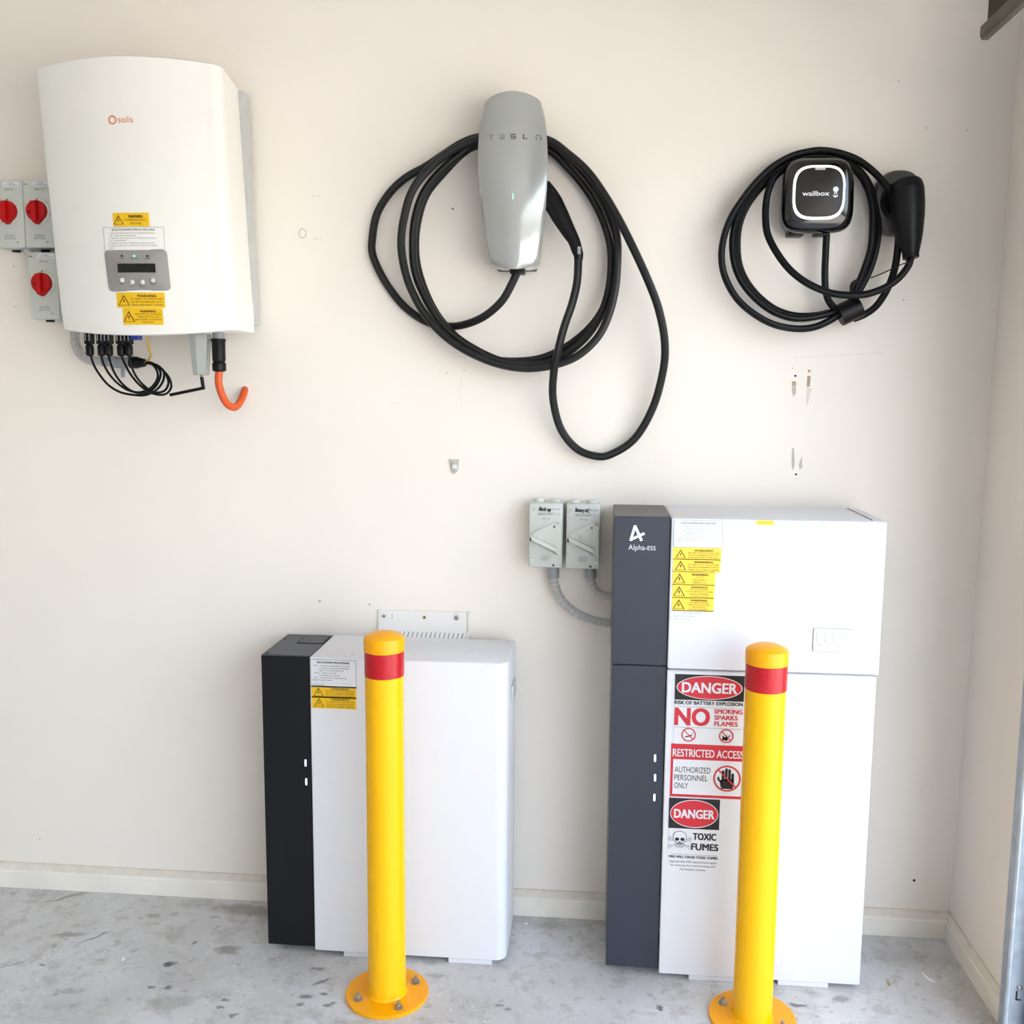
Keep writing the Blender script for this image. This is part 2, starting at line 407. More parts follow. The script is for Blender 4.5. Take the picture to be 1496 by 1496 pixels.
STAINS = [((-0.8379, -0.3335), .017, .011, 20, DK, .9), ((-0.8378, -0.4240), .012, .006, 10, GR, .9), ((-0.7965, -0.4280), .014, .006, 30, GR, .9),
 ((-0.8096, -0.2328), .009, .007, 0, DK, .7), ((-0.7146, -0.2544), .035, .022, 0, BRN, .7), ((-0.7352, -0.0665), .10, .03, -8, BRN, .6), ((-1.1628, -0.2336), .05, .014, 10, BRN, .6), ((-1.2627, -0.0476), .07, .008, 38, BRN, .6),
 ((-1.0846, -0.2386), .05, .005, 50, GR, .7), ((-0.9818, -0.1203), .025, .016, 0, BRN, .5), ((-0.6413, -0.4548), .013, .006, 10, GR, .9), ((-0.6432, -0.4834), .012, .006, 10, GR, .8), ((-0.6012, -0.5069), .012, .007, 30, GR, .8),
 ((-0.4355, -0.3639), .03, .008, 38, DK, .7), ((-0.4560, -0.4256), .019, .010, 10, DK, .7), ((-0.4143, -0.4081), .010, .006, 0, DK, .7), ((-0.3955, -0.4507), .017, .008, 20, GR, .8), ((-0.4592, -0.3124), .02, .010, 20, GR, .7),
 ((-0.4579, -0.4570), .012, .006, 0, GR, .8), ((-0.1602, -0.3107), .03, .012, 0, GR, .5), ((0.0023, -0.4157), .012, .006, 0, GR, .7), ((0.0273, -0.4234), .012, .006, 0, GR, .7), ((0.3838, -0.3848), .011, .009, 0, DK, .8), ((0.7119, -0.3414), .022, .008, -12, DK, .75),
 ((0.8164, -0.3074), .025, .016, 20, GR, .6), ((-1.1490, -0.3681), .012, .007, 20, GR, .8), ((-1.2237, -0.3699), .05, .006, 40, GR, .5), ((-1.0275, -0.4622), .04, .012, 12, GR, .4), ((-0.7642, -0.4803), .06, .03, 20, BRN, .35),
 ((-0.9571, -0.4334), .10, .05, 0, PALE, .35, .1), ((-0.0838, -0.3448), .12, .05, 0, PALE, .4, .1), ((0.1461, -0.2652), .12, .05, 0, PALE, .35, .1), ((-0.5105, -0.2883), .06, .02, 15, PALE, .5, .1), ((1.0355, -0.1155), .14, .07, 0, BRN, .4, .1), ((0.1102, -0.0561), .08, .02, 0, BRN, .4, .2)]
M['floor'] = floor_material()
mb = MB(); mb.box(-4.6, 1.30, -7.0, 0.10, -.12, 0); struct('floor', mb, 'floor', 'worn grey concrete garage floor with oil spots')
M['brick'] = mat('painted brickwork', (232, 226, 218), .85, var=.2, scale=14)
# --- walls (the wall in view is wall_back; the open doorway is in the wall on the right)
def wall_material():
    m = M['wall']; nt = m.node_tree; N = nt.nodes; L = nt.links; b = N['Principled BSDF']
    base = b.inputs['Base Color'].links[0].from_socket
    tc = N.new('ShaderNodeTexCoord')
    n = N.new('ShaderNodeTexNoise'); n.inputs['Scale'].default_value = 9; n.inputs['Detail'].default_value = 6; n.inputs['Roughness'].default_value = .7
    L.new(tc.outputs['Object'], n.inputs['Vector'])
    r = N.new('ShaderNodeValToRGB'); r.color_ramp.elements[0].position = .70; r.color_ramp.elements[0].color = (0, 0, 0, 1)
    r.color_ramp.elements[1].position = .78; r.color_ramp.elements[1].color = (.22, .22, .22, 1); L.new(n.outputs['Fac'], r.inputs['Fac'])
    x = N.new('ShaderNodeMix'); x.data_type = 'RGBA'; L.new(r.outputs[0], x.inputs[0]); L.new(base, x.inputs[6]); x.inputs[7].default_value = rgb((208, 198, 180))
    L.new(x.outputs[2], b.inputs['Base Color'])
wall_material()
mb = MB(); mb.box(-4.6, 1.30, 0, .10, 0, 2.55); wall_back = struct('wall_back', mb, 'wall', 'cream painted plasterboard wall that carries the equipment')
mb = MB(); xb, xt = 1.1665, 1.1960
mb.add([(xb, 0, 0), (xb, -.415, 0), (xt, -.415, 2.55), (xt, 0, 2.55), (1.42, 0, 0), (1.42, -.415, 0), (1.42, -.415, 2.55), (1.42, 0, 2.55)],
       [(0, 1, 2, 3), (4, 7, 6, 5), (0, 4, 5, 1), (3, 2, 6, 7), (1, 5, 6, 2), (0, 3, 7, 4)])
wall_right = struct('wall_right', mb, 'wall', 'narrow return wall beside the garage doorway')
mb = MB(); mb.box(1.18, 1.30, -7.0, -6.6, 0, 2.55); struct('wall_right_far', mb, 'wall')
mb = MB(); mb.box(1.19, 1.30, -6.6, -.415, 2.26, 2.55); struct('wall_right_header', mb, 'wall')
mb = MB(); mb.box(-4.6, 1.30, -7.1, -7.0, 0, 2.55); struct('wall_front', mb, 'brick')
mb = MB(); mb.box(-4.7, -4.6, -7.1, .10, 0, 2.55); struct('wall_left', mb, 'brick')
mb = MB(); mb.box(-4.7, 1.30, -7.1, .10, 2.55, 2.65); struct('ceiling', mb, 'ceil')
M['drive'] = mat('pale concrete drive', (186, 182, 174), .8, var=.08, scale=1.2)
mb = MB(); mb.box(1.30, 40, -30, 30, -.14, -.02); struct('floor_driveway', mb, 'drive')
# --- skirting: stepped profile, run along the wall
def skirting(name, a, b_, nx, ny, lean=0):
    prof = [(0, 0), (.0150, 0), (.0150, .047), (.0132, .0495), (.0132, .0545), (.0125, .0565), (.0075, .066), (.0065, .0715), (0, .0715)]
    mb = MB(); n = len(prof); v = []
    for p in (a, b_):
        v += [(p[0]+nx*d, p[1]+ny*d, h) for d, h in prof]
    f = [(i, (i+1) % n, n+(i+1) % n, n+i) for i in range(n)]+[tuple(range(n)), tuple(range(2*n-1, n-1, -1))]
    mb.add(v, f); o = struct(name, mb, 'skirt', 'cream skirting board with a stepped top edge')
    led = [(.0135, .0545), (.0128, .0567), (.0078, .0663), (.0067, .0719), (0, .0719), (0, .0545)]; n = len(led); mb = MB(); v = []
    for p in (a, b_): v += [(p[0]+nx*d, p[1]+ny*d, h) for d, h in led]
    mb.add(v, [(i, (i+1) % n, n+(i+1) % n, n+i) for i in range(n)]+[tuple(range(n)), tuple(range(2*n-1, n-1, -1))]); mb.build('dusty_ledge', 'dust', o, smooth=0)
    return o
skirting('baseboard_back', (-4.6, 0), (1.1675, 0), 0, -1)
skirting('baseboard_right', (1.1690, -.002), (1.1690, -.40), -1, 0)
# --- marks on the wall: real chips, plugs and strips, children of the wall
def wall_poly(name, pts, m, t=.0006):
    mb = MB(); mb.prism([(p[0], p[2]) for p in pts], -t, .0, 0); return mb.build(name, m, wall_back, smooth=0)
def wall_disc(name, c, r, m, t=.0006, sx=1.):
    mb = MB(); mb.prism(circle(c[0], c[2], r, 12, sx), -t, .0, 0); return mb.build(name, m, wall_back, smooth=0)
for c in ((0.7054, 0.0000, 1.4798), (0.7179, 0.0000, 1.2305)): wall_disc('screw_hole', c, .0028, 'gap')
wall_disc('screw_hole', (0.7387, 0.0000, 1.4920), .0034, 'brass'); wall_disc('screw_hole', (-0.1673, 0.0000, 1.8958), .003, 'brass'); wall_disc('screw_hole', (1.0720, 0.0000, 0.1529), .0034, 'gap')
for c, r in (((0.9183, 0.0000, 2.1863), .002), ((1.2107, 0.0000, 0.3297), .0), ((-0.1825, 0.0000, 1.4812), .002), ((-0.1376, 0.0000, 1.4885), .002), ((0.6979, 0.0000, 1.4985), .0018), ((1.0858, 0.0000, 2.0695), .002), ((0.9895, 0.0000, 2.0758), .002), ((-0.5318, 0.0000, 0.8666), .004), ((-0.3940, 0.0000, 0.8610), .003), ((-1.3524, 0.0000, 1.7567), .0022), ((-1.3529, 0.0000, 1.6507), .0022), ((0.9595, 0.0000, 1.6677), .0022), ((1.0779, 0.0000, 0.3988), .002), ((-1.3689, 0.0000, 0.1437), .002)):
    if r: wall_disc('nail_mark', c, r, 'smudge')
wall_poly('torn_strip', [(0.6976, 0.0000, 1.4660), (0.7077, -0.0000, 1.4661), (0.7082, 0.0000, 1.4541), (0.6989, 0.0000, 1.4540)], 'tan')
wall_poly('torn_strip', [(0.7350, 0.0000, 1.4800), (0.7434, 0.0000, 1.4800), (0.7421, 0.0000, 1.4527), (0.7345, 0.0000, 1.4526)], 'tan')
wall_poly('scuff', [(0.6981, 0.0000, 1.4540), (0.7083, 0.0000, 1.4524), (0.7090, 0.0000, 1.4370), (0.7027, 0.0000, 1.4266), (0.6987, 0.0000, 1.4403)], 'smudge')
wall_poly('scuff', [(0.7346, 0.0000, 1.4509), (0.7490, 0.0000, 1.4493), (0.7430, 0.0000, 1.4338), (0.7391, 0.0000, 1.4063), (0.7366, 0.0000, 1.4062)], 'faintmark')
wall_poly('scuff', [(0.7048, 0.0000, 1.2968), (0.7099, 0.0000, 1.2968), (0.7135, 0.0000, 1.2532), (0.7089, 0.0000, 1.2409), (0.7058, 0.0000, 1.2531)], 'smudge')
wall_poly('scuff', [(0.7251, 0.0000, 1.2621), (0.7312, 0.0000, 1.2779), (0.7311, 0.0000, 1.2605), (0.7333, 0.0000, 1.2500), (0.7268, 0.0000, 1.2429), (0.7238, 0.0000, 1.2534)], 'smudge')
for a, b_ in (((0.7002, 0.0000, 1.5241), (0.9170, 0.0000, 1.5387)), ((0.7458, 0.0000, 1.5022), (0.7459, 0.0000, 1.4818)), ((0.7132, 0.0000, 1.2199), (0.7235, 0.0000, 1.2201)), ((-0.1699, 0.0000, 1.5235), (-0.1305, 0.0000, 1.5237)), ((-0.1447, 0.0000, 1.4726), (-0.1464, 0.0000, 1.3983)), ((-0.1528, 0.0000, 1.4461), (-0.1537, 0.0000, 1.4248)), ((-0.3333, 0.0000, 1.4019), (-0.3041, 0.0000, 1.4022))):
    mb = MB(); mb.tube([Vector(a), (Vector(a)+Vector(b_))/2, Vector(b_)], .0005, 6); mb.build('pencil_line', 'faintmark', wall_back)
ci = (-0.5604, 0.0000, 1.8372)
mb = MB(); mb.tube([Vector((ci[0]+.0098*math.cos(t*.2094)*(1+.06*math.sin(3*t*.2094)), -.0002, ci[2]+.0118*math.sin(t*.2094)*(1+.05*math.cos(2*t*.2094)))) for t in range(31)], .0006, 6, closed_ends=False); mb.build('pencil_circle', 'pencil', wall_back)
for c in ((-0.5314, 0.0000, 1.9306), (-0.5233, 0.0000, 1.9296), (-0.5152, 0.0000, 1.9321), (-0.5280, 0.0000, 1.8232), (-0.5207, 0.0000, 1.8232), (-0.5125, 0.0000, 1.8248)): wall_disc('nail_mark', c, .0014, 'smudge')
# clear hook left on the wall
hk = thing('adhesive_hook', 'small clear adhesive hook stuck on the bare wall below the silver charger', 'hook', (-0.1626, 0.0000, 1.2188))
mb = MB(); mb.prism([(p[0], p[2]) for p in ((-0.1763, 0.0000, 1.2565), (-0.1499, 0.0000, 1.2569), (-0.1526, 0.0000, 1.2334), (-0.1562, 0.0000, 1.2225), (-0.1626, 0.0000, 1.2179), (-0.1681, 0.0000, 1.2223), (-0.1717, 0.0000, 1.2331))], -.004, 0, .0012); mb.build('hook_base', 'smudge', hk)
mb = MB(); mb.prism([(p[0], p[2]) for p in ((-0.1672, 0.0000, 1.2440), (-0.1572, 0.0000, 1.2442), (-0.1553, 0.0000, 1.2325), (-0.1681, 0.0000, 1.2323))], -.009, -.004, .001); mb.build('hook_tip', 'paper', hk)
# ================================================================== galvanised door track and overhead rail
tr = thing('door_track', 'galvanised steel garage door track standing at the right edge of the doorway', 'door track', (1.155, -.44, 0))
mb = MB(); x0, x1 = 1.131, 1.187
mb.bbox(x0, x0+.003, -.452, -.416, 0, 2.2, .001, 1); mb.build('track_side', 'galv', tr)
mb = MB(); mb.bbox(x0, x1, -.4165, -.4135, 0, 2.2, .001, 1); mb.build('track_web', 'galv', tr)
mb = MB(); mb.cyl((x0, -.452, 0), (x0, -.452, 2.2), .0055, n=10); mb.build('rolled_edge', 'galv', tr)
mb = MB(); mb.bbox(x1-.003, x1, -.452, -.416, 0, 2.2, .001, 1); mb.build('track_side', 'galv', tr)
c = (1.1709, -0.4165, 0.1247)
mb = MB(); mb.lathe([(.0058, 0), (.0058, .003), (.003, .005), (0, .005)], (c[0], -.4165, c[2]), 'y', 10); mb.build('screw', 'steel', tr)
mb = MB(); mb.box(c[0]-.006, c[0]-.003, -.4178, -.4165, c[2]-.028, c[2]-.008); mb.box(c[0]-.006, c[0]+.005, -.4178, -.4165, c[2]-.030, c[2]-.027); mb.build('slot', 'darksteel', tr)
rl = thing('overhead_rail', 'dull steel angle rail cut square, high in the upper right corner', 'rail', (0.9534, -0.4500, 2.1362))
e = (0.9546, -0.4500, 2.1375)
mb = MB(); v = []; f = []
poly = [(e[0]-.012, e[2]+.013), (e[0]-.012, e[2]-.004), (e[0]-.008, e[2]-.012), (e[0]+.004, e[2]-.012), (e[0]+.004, e[2]-.009), (e[0]-.007, e[2]-.009), (e[0]-.009, e[2]-.003), (e[0]-.009, e[2]+.013)]
mb.prism(poly, -1.9, -.45, 0); mb.build('rail', 'galvdark', rl, smooth=0)
mb = MB(); mb.prism([(e[0]-.0085, 2.55), (e[0]-.0085, e[2]-.006), (e[0]-.005, e[2]-.006), (e[0]-.005, 2.55)], -1.9, -.475, 0); mb.build('hanger_plate', 'darksteel', rl, smooth=0)
# loose flakes on the floor
def flake(pts, label, m, cat='debris'):
    mb = MB(); c = sum((Vector((p[0], p[1], 0)) for p in pts), Vector())/len(pts); mb.origin = tuple(c)
    P = [Vector((p[0], p[1], 0)) for p in pts]
    path = catmull([(p.x, p.y, .0022) for p in P], 5); k = len(path)
    mb.tube(path, .004, 6, rf=lambda i: .0022*(.5+math.sin(math.pi*(i+.5)/k)))
    tag(mb.build('floor_flake', m, None), label, cat)
flake([(1.0449, -0.1767), (1.0468, -0.1965), (1.0539, -0.2099), (1.0629, -0.2174)], 'curled white flake lying on the concrete near the wall corner', 'plaster')
flake([(0.9492, -0.2205), (0.9493, -0.2317), (0.9477, -0.2429)], 'tiny yellowish dry flake on the floor right of the tall cabinet', 'leaf')
flake([(0.0348, -0.0433), (0.0414, -0.0564), (0.0469, -0.0558)], 'tiny white flake at the foot of the wall between the cabinets', 'plaster')
flake([(-0.9613, -0.3193), (-0.9576, -0.3339)], 'tiny white chip on the open floor at the far left', 'plaster')
# ================================================================== battery cabinets
def led_bars(root, pts, y):
    for p in pts:
        mb = MB(); mb.prism(rrect(p[0]-.0023, p[0]+.0023, p[2]-.0092, p[2]+.0092, .0022, 3), y-.0012, y, .0005, 1); mb.build('led_bar', 'led', root)
def cabinet_shell(x0, x1, yf, yb, z0, z1, r, rb=0.):
    """white case in plan with a rounded front right edge"""
    mb = MB(); pl = [(x0, yb), (x0, yf+.002), (x0+.002, yf)]
    for k in range(9):
        t = math.radians(-90+90*k/8); pl.append((x1-r+r*math.cos(t), yf+r+r*math.sin(t)))
    pl += [(x1, yb)]
    n = len(pl); v = []; f = []
    lv = [(z0, .004), (z0+.003, 0), (z1-.003, 0), (z1, .004)]
    cx, cy = (x0+x1)/2, (yf+yb)/2
    for z, ins in lv:
        v += [(p[0]+(ins if p[0] < cx else -ins), p[1]+(ins if p[1] < cy else 0), z) for p in pl]
    for k in range(3):
        for i in range(n): f.append((k*n+i, k*n+(i+1) % n, (k+1)*n+(i+1) % n, (k+1)*n+i))
    f += [tuple(range(n-1, -1, -1)), tuple(range(3*n, 4*n))]
    mb.add(v, f); return mb
PROC = [(.0, 'STEP 1:   TURN OFF THE INVERTER AC ISOLATOR', .80), (.12, 'LOCATED AT MAIN SWITCHBOARD', .66), (.12, 'NEXT TO THE METER BOX', .54), (.0, 'STEP 2:   TURN OFF THE', .5), (.12, 'BATTERY ISOLATOR', .45), (.0, 'STEP 3:   TURN OFF THE PV ARRAY ISOLATOR', .72), (-.03, 'EMERGENCY CONTACT NUMBER', .42), (-.03, '____________________________', .84), (-.03, 'INSTALLER', .26)]
BAT = ['BATTERY SYSTEM D.C. ISOLATORS', 'DO NOT DE-ENERGISE THE BATTERY', 'SYSTEM AND BATTERY SYSTEM CABLING']
PV = ['PV ARRAY D.C. ISOLATORS', 'DO NOT DE-ENERGISE THE PV', 'ARRAY AND ARRAY CABLING']
# ---- low cabinet on the left
lc = thing('battery_cabinet', 'low white battery cabinet with a black end panel and two lit bars', 'battery', (-.302, -.15, 0))
X0, X1, YF, YB, ZT = -.6085, .0065, -.2577, -.0430, .7848; XM = -.4835
mb = MB(); mb.bbox(X0, XM-.0012, YF+.0105, YB, .020, ZT-.001, .0015, 1); mb.build('end_case', 'hatch', lc, smooth=0)
mb = MB(); mb.bbox(X0+.0005, XM-.0016, YF+.006, YF+.0106, .0205, ZT-.0025, .001, 1); mb.build('front_panel', 'black_panel', lc, smooth=0)
led_bars(lc, ((-0.5004, -0.2517, 0.5098), (-0.4996, -0.2517, 0.4607)), -.2517)
mb = MB(); hx0, hx1, hy0, hy1 = XM-.072, XM-.002, -.135, -.062
o = rrect(hx0, hx1, hy0, hy1, .006, 3)
mb.add([(p[0], p[1], ZT-.0012) for p in o]+[(p[0], p[1], ZT+.0002) for p in o], [tuple(range(len(o))), tuple(range(2*len(o)-1, len(o)-1, -1))]+[(i, (i+1) % len(o), len(o)+(i+1) % len(o), len(o)+i) for i in range(len(o))])
mb.build('hatch_gap', 'gap', lc, smooth=0)
o = rrect(hx0+.0028, hx1-.0028, hy0+.0028, hy1-.0028, .0055, 3); mb = MB()
mb.add([(p[0], p[1], ZT-.001) for p in o]+[(p[0], p[1], ZT+.0008) for p in o], [tuple(range(len(o)-1, -1, -1)), tuple(range(len(o), 2*len(o)))]+[(i, (i+1) % len(o), len(o)+(i+1) % len(o), len(o)+i) for i in range(len(o))])
mb.build('top_hatch', 'hatch', lc, smooth=0)
for x, y in ((X0+.012, YF+.02), (X0+.012, -.10), (X1-.02, YB-.01), (X1-.10, -.16), (XM+.1, YF+.03)):
    mb = MB(); mb.lathe([(.0032, 0), (.0032, .0008), (0, .0008)], (x, y, ZT), 'z', 8); mb.build('screw', 'gap' if x < XM else 'heatsink', lc)
mb = cabinet_shell(XM, X1, YF, YB, .013, ZT, .028); case = mb.build('case', 'white', lc)
for a in (-.355, -.085):
    mb = MB(); mb.bbox(a-.055, a+.055, YF+.004, YF+.05, 0, .0135, .001, 1); mb.build('foot', 'white', lc, smooth=0)
mb = MB(); mb.bbox(XM+.03, X1-.03, YB-.06, YB-.02, 0, .0135, .001, 1); mb.build('foot', 'white', lc, smooth=0)
mb = MB(); mb.bbox(X0+.02, X0+.10, YF+.05, YB-.02, 0, .021, .001, 1); mb.build('foot', 'black_panel', lc, smooth=0)
mb = MB(); mb.bbox(X1-.0005, X1+.006, -.17, -.09, .66, .70, .003, 2); mb.build('side_handle', 'heatsink', lc)
shutdown_sticker(lc, R2((-0.4809, -0.2577, 0.7091), (-0.3674, -0.2577, 0.7787)), YF, PROC, 'ink')
bx = R2((-0.4797, -0.2577, 0.6819), (-0.3674, -0.2577, 0.7122)); warn_sticker(lc, bx, YF, 'sticky', BAT)
bx = R2((-0.4793, -0.2577, 0.6550), (-0.3677, -0.2577, 0.6853)); warn_sticker(lc, bx, YF, 'sticky', PV)
# ---- tall pair on the right: battery below, inverter above
X0, X1, YF, YB, ZT, ZJ = .2561, .8690, -.2692, -.0266, 1.1485, .7860; XM = .3862
rb = thing('battery_cabinet', 'tall white battery cabinet with charcoal end panel and danger signs, under the inverter', 'battery', (.5625, -.15, 0))
mb = MB(); mb.bbox(X0, XM-.0015, YF+.0135, YB, .022, ZJ+.004, .002, 1); mb.build('end_case', 'warmgrey', rb, smooth=0)
mb = MB(); mb.bbox(X0+.0004, XM-.0019, YF+.009, YF+.0136, .0225, ZJ+.0035, .001, 1); mb.build('front_panel', 'charcoal', rb, smooth=0)
led_bars(rb, ((0.3636, -0.2602, 0.5624), (0.3648, -0.2602, 0.5135), (0.3645, -0.2602, 0.4634)), YF+.009)
mb = cabinet_shell(XM, X1, YF, YB, .013, ZJ-.0015, .006); mb.build('case', 'white', rb)
for a in (.52, .735):
    mb = MB(); mb.bbox(a-.06, a+.06, YF+.004, YF+.05, 0, .0135, .001, 1); mb.build('foot', 'white', rb, smooth=0)
mb = MB(); mb.bbox(XM+.03, X1-.03, YB-.06, YB-.02, 0, .0135, .001, 1); mb.build('foot', 'white', rb, smooth=0)
mb = MB(); mb.bbox(X0+.02, X0+.10, YF+.05, YB-.02, 0, .023, .001, 1); mb.build('foot', 'charcoal', rb, smooth=0)
inv = thing('hybrid_inverter', 'white inverter box with charcoal end panel and printed A logo, atop the tall battery cabinet', 'inverter', (.5625, -.15, ZJ))
mb = MB(); mb.bbox(X0-.0012, XM-.0015, YF+.0105, YB, ZJ+.0065, ZT, .002, 1); mb.build('end_case', 'warmgrey', inv, smooth=0)
mb = MB(); mb.bbox(X0-.0008, XM-.0019, YF+.006, YF+.0106, ZJ+.007, ZT-.002, .001, 1); mb.build('front_panel', 'charcoal', inv, smooth=0)
mb = cabinet_shell(XM, X1+.004, YF-.001, YB, ZJ+.0005, ZT, .006); mb.build('case', 'white', inv)
mb = MB(); mb.bbox(X1-.028, X1-.0255, YF+.012, YB-.002, ZT-.0005, ZT+.0014, .0004, 1); mb.build('lid_seam', 'inkgrey', inv, smooth=0)
# logo
lg = MB(); y = YF+.0052
for k, (a, b_, th) in enumerate((((0.2928, -0.2632, 1.0904), (0.3028, -0.2632, 1.1270), .0064), ((0.3019, -0.2632, 1.1270), (0.3186, -0.2632, 1.0909), .0066), ((0.2925, -0.2632, 1.0930), (0.3248, -0.2632, 1.1089), .0064))):
    line(lg, a[0], a[2], b_[0], b_[2], th, y-.0002*k)
lo = lg.build('logo', 'logo_white', inv, smooth=0)
a = (0.2882, -0.2632, 1.0692); b_ = (0.3518, -0.2632, 1.0706)
w = b_[0]-a[0]
lettering(inv, 'logo_white', [('Alpha', a[0], a[2], .0125, dict(width=w*.60, bold=.008)), ('-', a[0]+w*.62, a[2], .0125, dict(width=w*.05, bold=.02)), ('ESS', a[0]+w*.70, a[2], .0098, dict(width=w*.30, bold=.008))], y)
# stickers
Y = YF-.001
shutdown_sticker(inv, R2((0.3922, -0.2702, 1.0791), (0.5031, -0.2702, 1.1424)), Y, PROC, 'inkfaint', border='inkfaint')
warn_sticker(inv, R2((0.3915, -0.2702, 1.0500), (0.5021, -0.2702, 1.0783)), Y, 'stickpale', BAT)
warn_sticker(inv, R2((0.3923, -0.2702, 1.0209), (0.5015, -0.2702, 1.0518)), Y, 'stickpale', PV)
warn_sticker(inv, R2((0.3924, -0.2702, 0.9900), (0.4899, -0.2702, 1.0224)), Y, 'stickpale', ['DO NOT', 'DISCONNECT', 'UNDER LOAD'])
warn_sticker(inv, R2((0.3925, -0.2702, 0.9590), (0.4894, -0.2702, 0.9917)), Y, 'stickpale', ['ARC FLASH HAZARD', 'DO NOT OPEN BATTERY ENCLOSURE', 'UNLESS AUTHORISED', 'TO WORK ON SYSTEM'])
warn_sticker(inv, R2((0.3925, -0.2702, 0.9279), (0.4888, -0.2702, 0.9608)), Y, 'stickpale', ['MULTIPLE SUPPLIES', 'TURN OFF ALL BATTERY', 'ISOLATORS TO', 'ISOLATE EQUIPMENT'])
st = slab(inv, 'supply_sticker', *R2((0.3925, -0.2702, 0.9016), (0.4899, -0.2702, 0.9298)), Y, 'paper')
q = R2((0.3925, -0.2702, 0.9016), (0.4899, -0.2702, 0.9298))
lettering(st, 'inkfaint', [('BATTERY SUPPLY', (q[0]+q[1])/2, q[3]-.008, .004, dict(align='C')), ('SHORT CIRCUIT CURRENT ______________', q[0]+.004, q[3]-.0155, .003, {}), ('MAX D.C. VOLTAGE ________________', q[0]+.004, q[3]-.0225, .003, {})], Y-.0016)
st = slab(inv, 'model_sticker', *R2((0.5794, -0.2702, 1.1351), (0.6192, -0.2702, 1.1454)), Y, 'stickpale')
q = R2((0.5794, -0.2702, 1.1351), (0.6192, -0.2702, 1.1454)); lettering(st, 'sticky', [('BATTERY', (q[0]+q[1])/2, q[2]+.0028, .0045, dict(align='C', width=.03, bold=.02))], Y-.0016)
# switch plate moulded in the front
q = R2((0.7191, -0.2702, 0.8411), (0.8079, -0.2702, 0.8952))
mb = MB(); mb.prism(rrect(q[0]-.0012, q[1]+.0012, q[2]-.0012, q[3]+.0012, .003, 3), Y-.0006, Y, 0); mb.build('cover_seam', 'inkfaint', inv, smooth=0)
mb = MB(); mb.prism(rrect(*q, .003, 3), Y-.0035, Y, .001, 2); plate = mb.build('switch_cover', 'white', inv)
for k in range(4):
    cx = q[0]+(q[1]-q[0])*(.17+.215*k)
    mb = MB(); mb.prism(rrect(cx-.0085, cx+.0085, q[2]+.021, q[3]-.006, .002, 3), Y-.0050, Y-.0035, .0006, 1); mb.build('switch_rocker', 'white', plate)
    lettering(plate, 'inkfaint', [(['GRID', 'LOAD', 'BACKUP', 'PV'][k], cx, q[2]+.0145, .0034, dict(align='C'))], Y-.0037)
# ---- printed signs on the tall battery
Y = YF; yp = Y-.0016
P0 = (lambda p: (p[0], p[2]))
def no_symbol(mb, c, r, y, t=.16, flip=False):
    ring(mb, circle(c[0], c[1], r, 28), circle(c[0], c[1], r*(1-t), 28), y)
    k = r*.66; s = -1 if flip else 1
    line(mb, c[0]-k, c[1]+s*k, c[0]+k, c[1]-s*k, r*t*.8, y-.0002)
def danger_panel(sign, q, th):
    x0, x1, z0, z1 = q; cx, cz = (x0+x1)/2, (z0+z1)/2
    mb = MB(); flat(mb, [(x0, z0), (x1, z0), (x1, z1), (x0, z1)], yp); mb.build('black_panel', 'ink', sign, smooth=0)
    mb = MB(); flat(mb, circle(cx, cz, (z1-z0)*.46, 40, (x1-x0)/(z1-z0)*1.035), yp-.0003); mb.build('white_oval', 'paper', sign, smooth=0)
    mb = MB(); flat(mb, circle(cx, cz, (z1-z0)*.435, 40, (x1-x0)/(z1-z0)*1.065), yp-.0006); mb.build('red_oval', 'inkred', sign, smooth=0)
    lettering(sign, 'paper', [('DANGER', cx, cz-th*.5, th, dict(align='C', width=(x1-x0)*.80, bold=.03))], yp-.0009)
q = R2((0.4057, -0.2692, 0.6043), (0.5679, -0.2692, 0.7798)); sg = slab(rb, 'danger_sign', *q, Y, 'paper', label='white sign reading no smoking sparks flames')
q1 = R2((0.4050, -0.2692, 0.7132), (0.5665, -0.2692, 0.7756)); danger_panel(sg, q1, .0245)
ln = MB(); ax0, ax1 = q1[0], q1[1]
a = (0.4046, -0.2692, 0.7022)
lettering(sg, 'ink', [('RISK OF BATTERY EXPLOSION', a[0]+.0005, a[2], .0085, dict(width=ax1-ax0-.002, bold=.03))], yp)
za = (0.4047, -0.2692, 0.6964)[2]; zb = (0.4061, -0.2692, 0.6458)[2]
for z in (za, zb): line(ln, ax0, z, ax1, z, .0008, yp)
ln.build('rule', 'inkgrey', sg, smooth=0)
a = (0.4060, -0.2692, 0.6518); w = (0.4895, -0.2692, 0.6550)[0]-a[0]
b_ = (0.4990, -0.2692, 0.6823); c = (0.4995, -0.2692, 0.6672); d = (0.5000, -0.2692, 0.6521); w2 = (0.5651, -0.2692, 0.6848)[0]-b_[0]
lettering(sg, 'inkred', [('NO', a[0], a[2], .041, dict(width=w, bold=.035)), ('SMOKING', b_[0], b_[2], .0108, dict(width=w2, bold=.03)), ('SPARKS', c[0], c[2], .0108, dict(width=w2*.83, bold=.03)), ('FLAMES', d[0], d[2], .0108, dict(width=w2*.83, bold=.03))], yp)
mb = MB(); c1 = P0((0.4405, -0.2692, 0.6278)); c2 = P0((0.5288, -0.2692, 0.6280))
no_symbol(mb, c1, .0170, yp-.0004); mb.build('prohibition_ring', 'inkred', sg, smooth=0); mb = MB(); no_symbol(mb, c2, .0170, yp-.0004); mb.build('prohibition_ring', 'inkred', sg, smooth=0)
mb = MB(); line(mb, c1[0]-.008, c1[1]-.006, c1[0]+.008, c1[1]-.001, .0028, yp); line(mb, c1[0]+.007, c1[1]+.002, c1[0]+.010, c1[1]+.006, .001, yp); mb.build('cigarette_pictogram', 'ink', sg, smooth=0); mb = MB()
